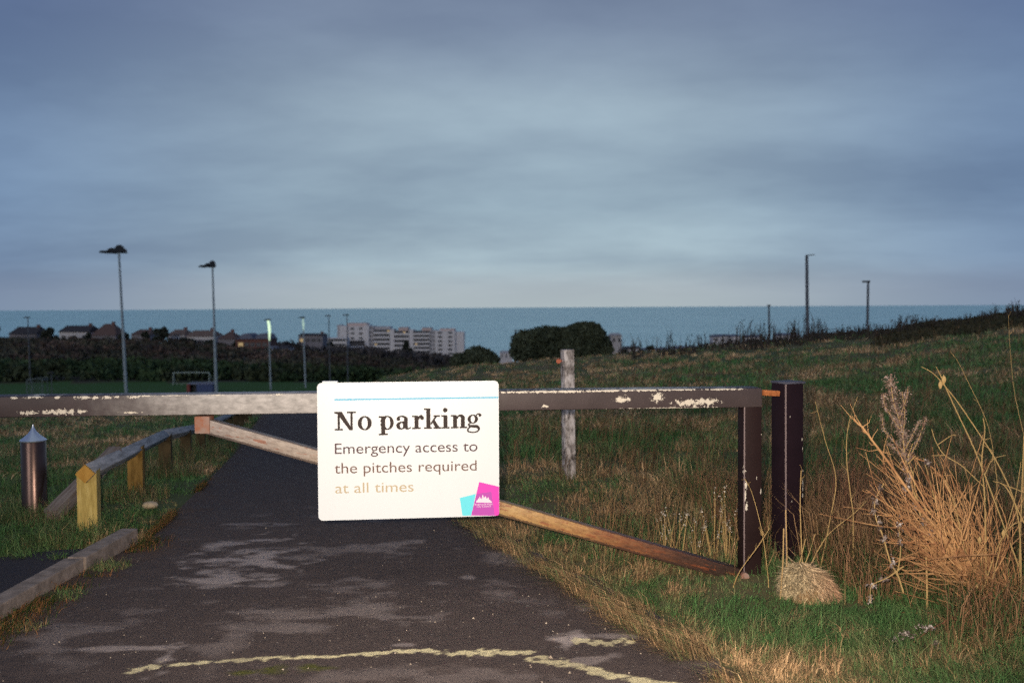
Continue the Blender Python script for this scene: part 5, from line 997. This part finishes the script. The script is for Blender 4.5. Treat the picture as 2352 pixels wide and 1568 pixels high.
for pts in ([(2078, 1040, 4.48), (2050, 1010, 4.47), (2030, 985, 4.46), (2026, 950, 4.46)], [(2070, 990, 4.46), (2050, 960, 4.45), (2032, 930, 4.45), (2030, 905, 4.45)], [(2074, 1000, 4.46), (2078, 950, 4.46), (2072, 900, 4.46)], [(2080, 1030, 4.47), (2095, 1000, 4.47), (2112, 965, 4.47)], [(2082, 1060, 4.48), (2105, 1020, 4.48), (2120, 980, 4.48), (2126, 958, 4.48)], [(2078, 1048, 4.48), (2055, 1030, 4.48), (2040, 1018, 4.48)],
            [(2066, 960, 4.45), (2080, 920, 4.45), (2086, 890, 4.45)]):
    C, rd = wstem(pts, .002, .001, org, 5); m.tube(C, rd, 5); SB.append(C)
for pts in ([(2110, 1160, 4.5), (2100, 1110, 4.48), (2098, 1085, 4.47), (2108, 1062, 4.46)], [(2098, 1090, 4.47), (2086, 1060, 4.47)], [(2110, 1165, 4.5), (2140, 1175, 4.5), (2200, 1195, 4.5)], [(2085, 1050, 4.48), (2096, 1018, 4.47)], [(2085, 1065, 4.48), (2104, 1045, 4.47)]):
    C, rd = wstem(pts, .0025, .001, org, 4); m.tube(C, rd, 5)
m.build('stem', tn.m, e, smooth=True)
m = MB(); fluff(m, spike[-24:], 46, 0.011, 0.0045); fluff(m, spike[-14:], 60, 0.014, 0.0048)
for C in SB: fluff(m, C, 26, 0.0060, 0.0042)
m.build('seed_head', mug.m, e)
m = MB()
def crumple(e_, px, py, d, w_, h_, nseg=26):
    c = at(px, py, d)-org; m = MB()
    for _ in range(nseg):
        p = c+np.array([rng.normal(0, w_*.35), rng.normal(0, .01), rng.normal(0, h_*.35)]); s_ = rng.uniform(.004, .012); dd = rng.normal(size=(2, 3)); dd /= np.linalg.norm(dd, axis=1)[:, None]; k_ = np.cross(dd[0], dd[1])*s_*.5
        m.add([p-dd[0]*s_, p+dd[1]*s_*.6+k_, p+dd[0]*s_, p-dd[1]*s_*.6+k_], [(0, 1, 3), (1, 2, 3)])
    m.build('papery_leaf', flk.m, e_)
for px, py, w_, h_ in ((2088, 1100, .012, .05), (2080, 1120, .02, .03), (2105, 1165, .035, .035), (2118, 1195, .03, .05), (2135, 1225, .02, .03), (2130, 1060, .01, .02)): crumple(e, px, py, 4.46, w_, h_)
# second, lower stem of papery leaves
bo = at(2062, 1330, 4.35); org = np.array([bo[0], bo[1], tz(bo[0], bo[1])]); e = empty('withered_stem', org); tag(e, 'short withered stem hung with white papery leaves between tussock and orange weed', 'dead plant')
m = MB(); C1, rd = wstem([(2075, 1360, 4.35), (2062, 1320, 4.35), (2045, 1290, 4.34), (2028, 1230, 4.33), (2012, 1190, 4.33), (2010, 1150, 4.33), (2030, 1110, 4.33)], .004, .0018, org, 5); m.tube(C1, rd, 5); C2, rd = wstem([(2060, 1320, 4.35), (2068, 1270, 4.33), (2065, 1200, 4.32)], .003, .001, org, 5); m.tube(C2, rd, 5)
C3, rd = wstem([(2075, 1300, 4.33), (2040, 1325, 4.3), (2002, 1345, 4.28), (2000, 1385, 4.25)], .003, .001, org, 5); m.tube(C3, rd, 5); m.build('stem', tn.m, e, smooth=True); m = MB()
for px, py, w_, h_ in ((2008, 1175, .012, .025), (2020, 1205, .016, .04), (2030, 1235, .015, .03), (2050, 1290, .014, .04), (2064, 1210, .010, .05), (2067, 1245, .010, .03), (2005, 1345, .03, .016), (2030, 1330, .03, .014), (2000, 1375, .012, .03), (2020, 1120, .02, .03), (2012, 1150, .015, .03)): crumple(e, px, py, 4.31, w_, h_, 24)
# fallen stem with leaf clusters on the turf
bo = gpt(2080, 1450); bo = at(2080, 1450, 4.1); org = np.array([bo[0], bo[1], tz(bo[0], bo[1])]); e = empty('fallen_stem', org); tag(e, 'fallen red brown stem with clumps of withered grey leaves lying on the green turf', 'dead plant')
m = MB(); C1, rd = wstem([(2280, 1360, 4.3), (2200, 1410, 4.2), (2130, 1450, 4.1), (2080, 1490, 4.0), (2030, 1530, 3.95)], .004, .0025, org, 5); m.tube(C1, rd, 6); m.build('stem', mottled('red_brown_stem', (0.14, 0.05, 0.03), (0.24, 0.10, 0.055), 30), e, smooth=True); m = MB()
for px, py, w_, h_ in ((2050, 1500, .05, .03), (2060, 1475, .04, .03), (2080, 1455, .05, .03), (2095, 1520, .03, .05), (2110, 1540, .03, .03), (2030, 1535, .04, .02), (2130, 1440, .06, .02), (2150, 1480, .02, .02)): crumple(e, px, py, 3.98, w_, h_, 34)
# small white dead flower heads inside the gate frame
flh = Mat('white_dead_flower', 0.9); nn = flh.noise(flh.coord('Object'), 50, 3); flh.col(flh.mix(nn, (0.30, 0.26, 0.22), (0.72, 0.68, 0.62)))
for g_i, (px, py, hgt, nb_) in enumerate([(1530, 1290, .30, 9), (1562, 1285, .27, 8), (1600, 1290, .22, 9), (1640, 1285, .38, 12), (1672, 1290, .36, 10), (1700, 1270, .24, 7)]):
    bo = gpt(px, py, 0.0); d = bo[1]; org = np.array([bo[0], bo[1], tz(bo[0], bo[1])]); e = empty('flower_stalk', org)
    tag(e, ['short dried white flower stalks, leftmost behind the brace', 'dried white flower stalks second from the left behind the brace', 'low dried white flower stalks midway behind the brace', 'tallest dried white flower stalks behind the brace', 'tall dried white flower stalks closest to the gate leg', 'dried white flower stalk half hidden by the gate leg'][g_i], 'dead flower', 'dried flower stalks inside the gate frame')
    m = MB(); h2 = MB()
    for _ in range(nb_):
        tx, ty = rng.normal(0, .04), rng.normal(0, .04); hz = hgt*rng.uniform(.45, 1.1); top_ = np.array([tx*1.5, ty*1.5, hz]); m.tube([(tx*.4, ty*.4, 0), (tx, ty, hz*.6), top_], [.0016, .0013, .0008], 4)
        h2 = MB()
        for _ in range(int(rng.integers(5, 14))):
            p = top_+rng.normal(0, .005, 3)*np.array([1, 1, 2.4]); s_ = rng.uniform(.0022, .0045); dd = rng.normal(size=(2, 3)); dd /= np.linalg.norm(dd, axis=1)[:, None]; h2.add([p-dd[0]*s_, p+dd[1]*s_, p+dd[0]*s_, p-dd[1]*s_], [(0, 1, 2, 3)])
        h2.build('flower_head', flh.m, e)
    m.build('stem', tn.m, e)
# a few bold single grass stems in front of / beside the posts
for i, (pts, r0, r1, lb) in enumerate([([(1685, 1345, 4.9), (1700, 1310, 4.85), (1740, 1255, 4.8), (1768, 1212, 4.8)], .003, .0012, 'slanting pale stalk crossing the foot of the gate leg'), ([(1765, 1330, 4.9), (1752, 1230, 4.85), (1730, 1140, 4.85), (1712, 1100, 4.85)], .0022, .001, 'thin brown stalk arching in front of the gate leg'),
    ([(1850, 1345, 4.9), (1842, 1270, 4.9), (1838, 1160, 4.9), (1840, 1080, 4.9)], .0032, .0018, 'upright pale stalk along the right edge of the black gate post'), ([(1860, 1300, 5.1), (1900, 1230, 5.1), (1960, 1180, 5.1), (1990, 1150, 5.1)], .003, .001, 'forked brown stalk leaning right beside the black gate post'),
    ([(1885, 1300, 5.2), (1905, 1200, 5.2), (1920, 1100, 5.2), (1895, 1010, 5.2), (1872, 920, 5.2)], .003, .001, 'tall thin stalk bending left above the dry grass by the gate post'), ([(1960, 1180, 5.2), (1945, 1060, 5.2), (1948, 980, 5.2), (1970, 910, 5.2)], .003, .001, 'tall thin stalk between gate post and orange weed'),
    ([(2290, 1100, 5.5), (2270, 980, 5.5), (2225, 880, 5.5), (2200, 830, 5.5), (2190, 815, 5.5)], .0022, .0008, 'dim tall stalk behind the arching tan weed'), ([(2352, 1000, 5.5), (2330, 900, 5.6), (2320, 800, 5.6), (2316, 720, 5.6)], .0018, .0006, 'dim tall stalk rising to the brow at the right edge')]):
    bo = at(*pts[0]); org = np.array([bo[0], bo[1], min(tz(bo[0], bo[1]), bo[2])]); m = MB(); C, rd = wstem(pts, r0, r1, org, 6); m.tube([np.array([C[0][0], C[0][1], 0.0])]+C, [r0]+rd, 5); spur(m, C, 0.0011, 7, 0.05, 0.5)
    o = m.build('grass_stalk', tn.m, None, org, True); tag(o, lb, 'grass stalk', 'single dead stalks near the gate and right edge')
# bramble tangle filling the right side
m_p = []
cx, cy = 2.15, 5.0; n = 34000; X = rng.uniform(1.25, 3.2, n); Y = rng.uniform(3.7, 7.5, n); k = (vn(X, Y, 1.6, 3, 50) > 0.42) & ((Y > 4.6) | (X > 0.44*Y)) & ~((X < 1.62) & (Y < 5.6)); X, Y = X[k], Y[k]; n = len(X)
cc = np.where(rng.random(n)[:, None] < 0.6, np.array([0.32, 0.18, 0.095]), np.array([0.085, 0.13, 0.045]))*(0.3+0.9*rng.random(n))[:, None]
m_p.append(blades(X, Y, terr(X, Y), rng.uniform(0.08, 0.34, n), rng.uniform(0, 6.28, n), rng.uniform(0.1, 1.0, n), np.full(n, 0.0042), cc, 'g'))
merge(m_p, 'dry_undergrowth')
# pebbles and litter chips on the asphalt
n = 230; Y = 1/(1/3.4-rng.random(n)*(1/3.4-1/6.5)); X = xl(Y)+(xr(Y)-xl(Y))*rng.random(n); pb = MB()
for x, y in zip(X, Y):
    s_ = rng.uniform(.002, .006)*(2 if rng.random() < .06 else 1); z = tz(x, y)+0.017; v_ = [(x-s_, y, z), (x+s_*.8, y-s_*.6, z), (x+s_*.4, y+s_, z), (x, y, z+s_*1.1), (x, y, z-s_)]; pb.add(v_, [(0, 1, 3), (1, 2, 3), (2, 0, 3), (0, 4, 1), (1, 4, 2), (2, 4, 0)])
tag(pb.build('gravel_chips', mottled('pale_chip', (0.16, 0.12, 0.09), (0.50, 0.42, 0.34), 3)), kind='stuff')
# pale stone and rusty leaf by the second fence post
for (px, py, d, s_, lb, mt) in ((345, 1156, 7.1, .05, 'pale rounded stone in the verge below the rail fence', mottled('pale_stone', (0.38, 0.28, 0.17), (0.5, 0.4, 0.28), 30)),):
    import bmesh
    c = gpt(px, py); bm = bmesh.new(); bmesh.ops.create_icosphere(bm, subdivisions=3, radius=1)
    for v in bm.verts: f_ = 1+0.25*(float(vn(v.co.x*2, v.co.y*2+v.co.z, 1.4, 2, 3))-.5); v.co = Vector((v.co.x*s_*1.1*f_, v.co.y*s_*f_, v.co.z*s_*.55*f_))
    me = bpy.data.meshes.new('stone'); bm.to_mesh(me); bm.free(); me.materials.append(mt); o = link('stone', me, None, (c[0], c[1], tz(c[0], c[1])+0.06)); tag(o, lb, 'stone')
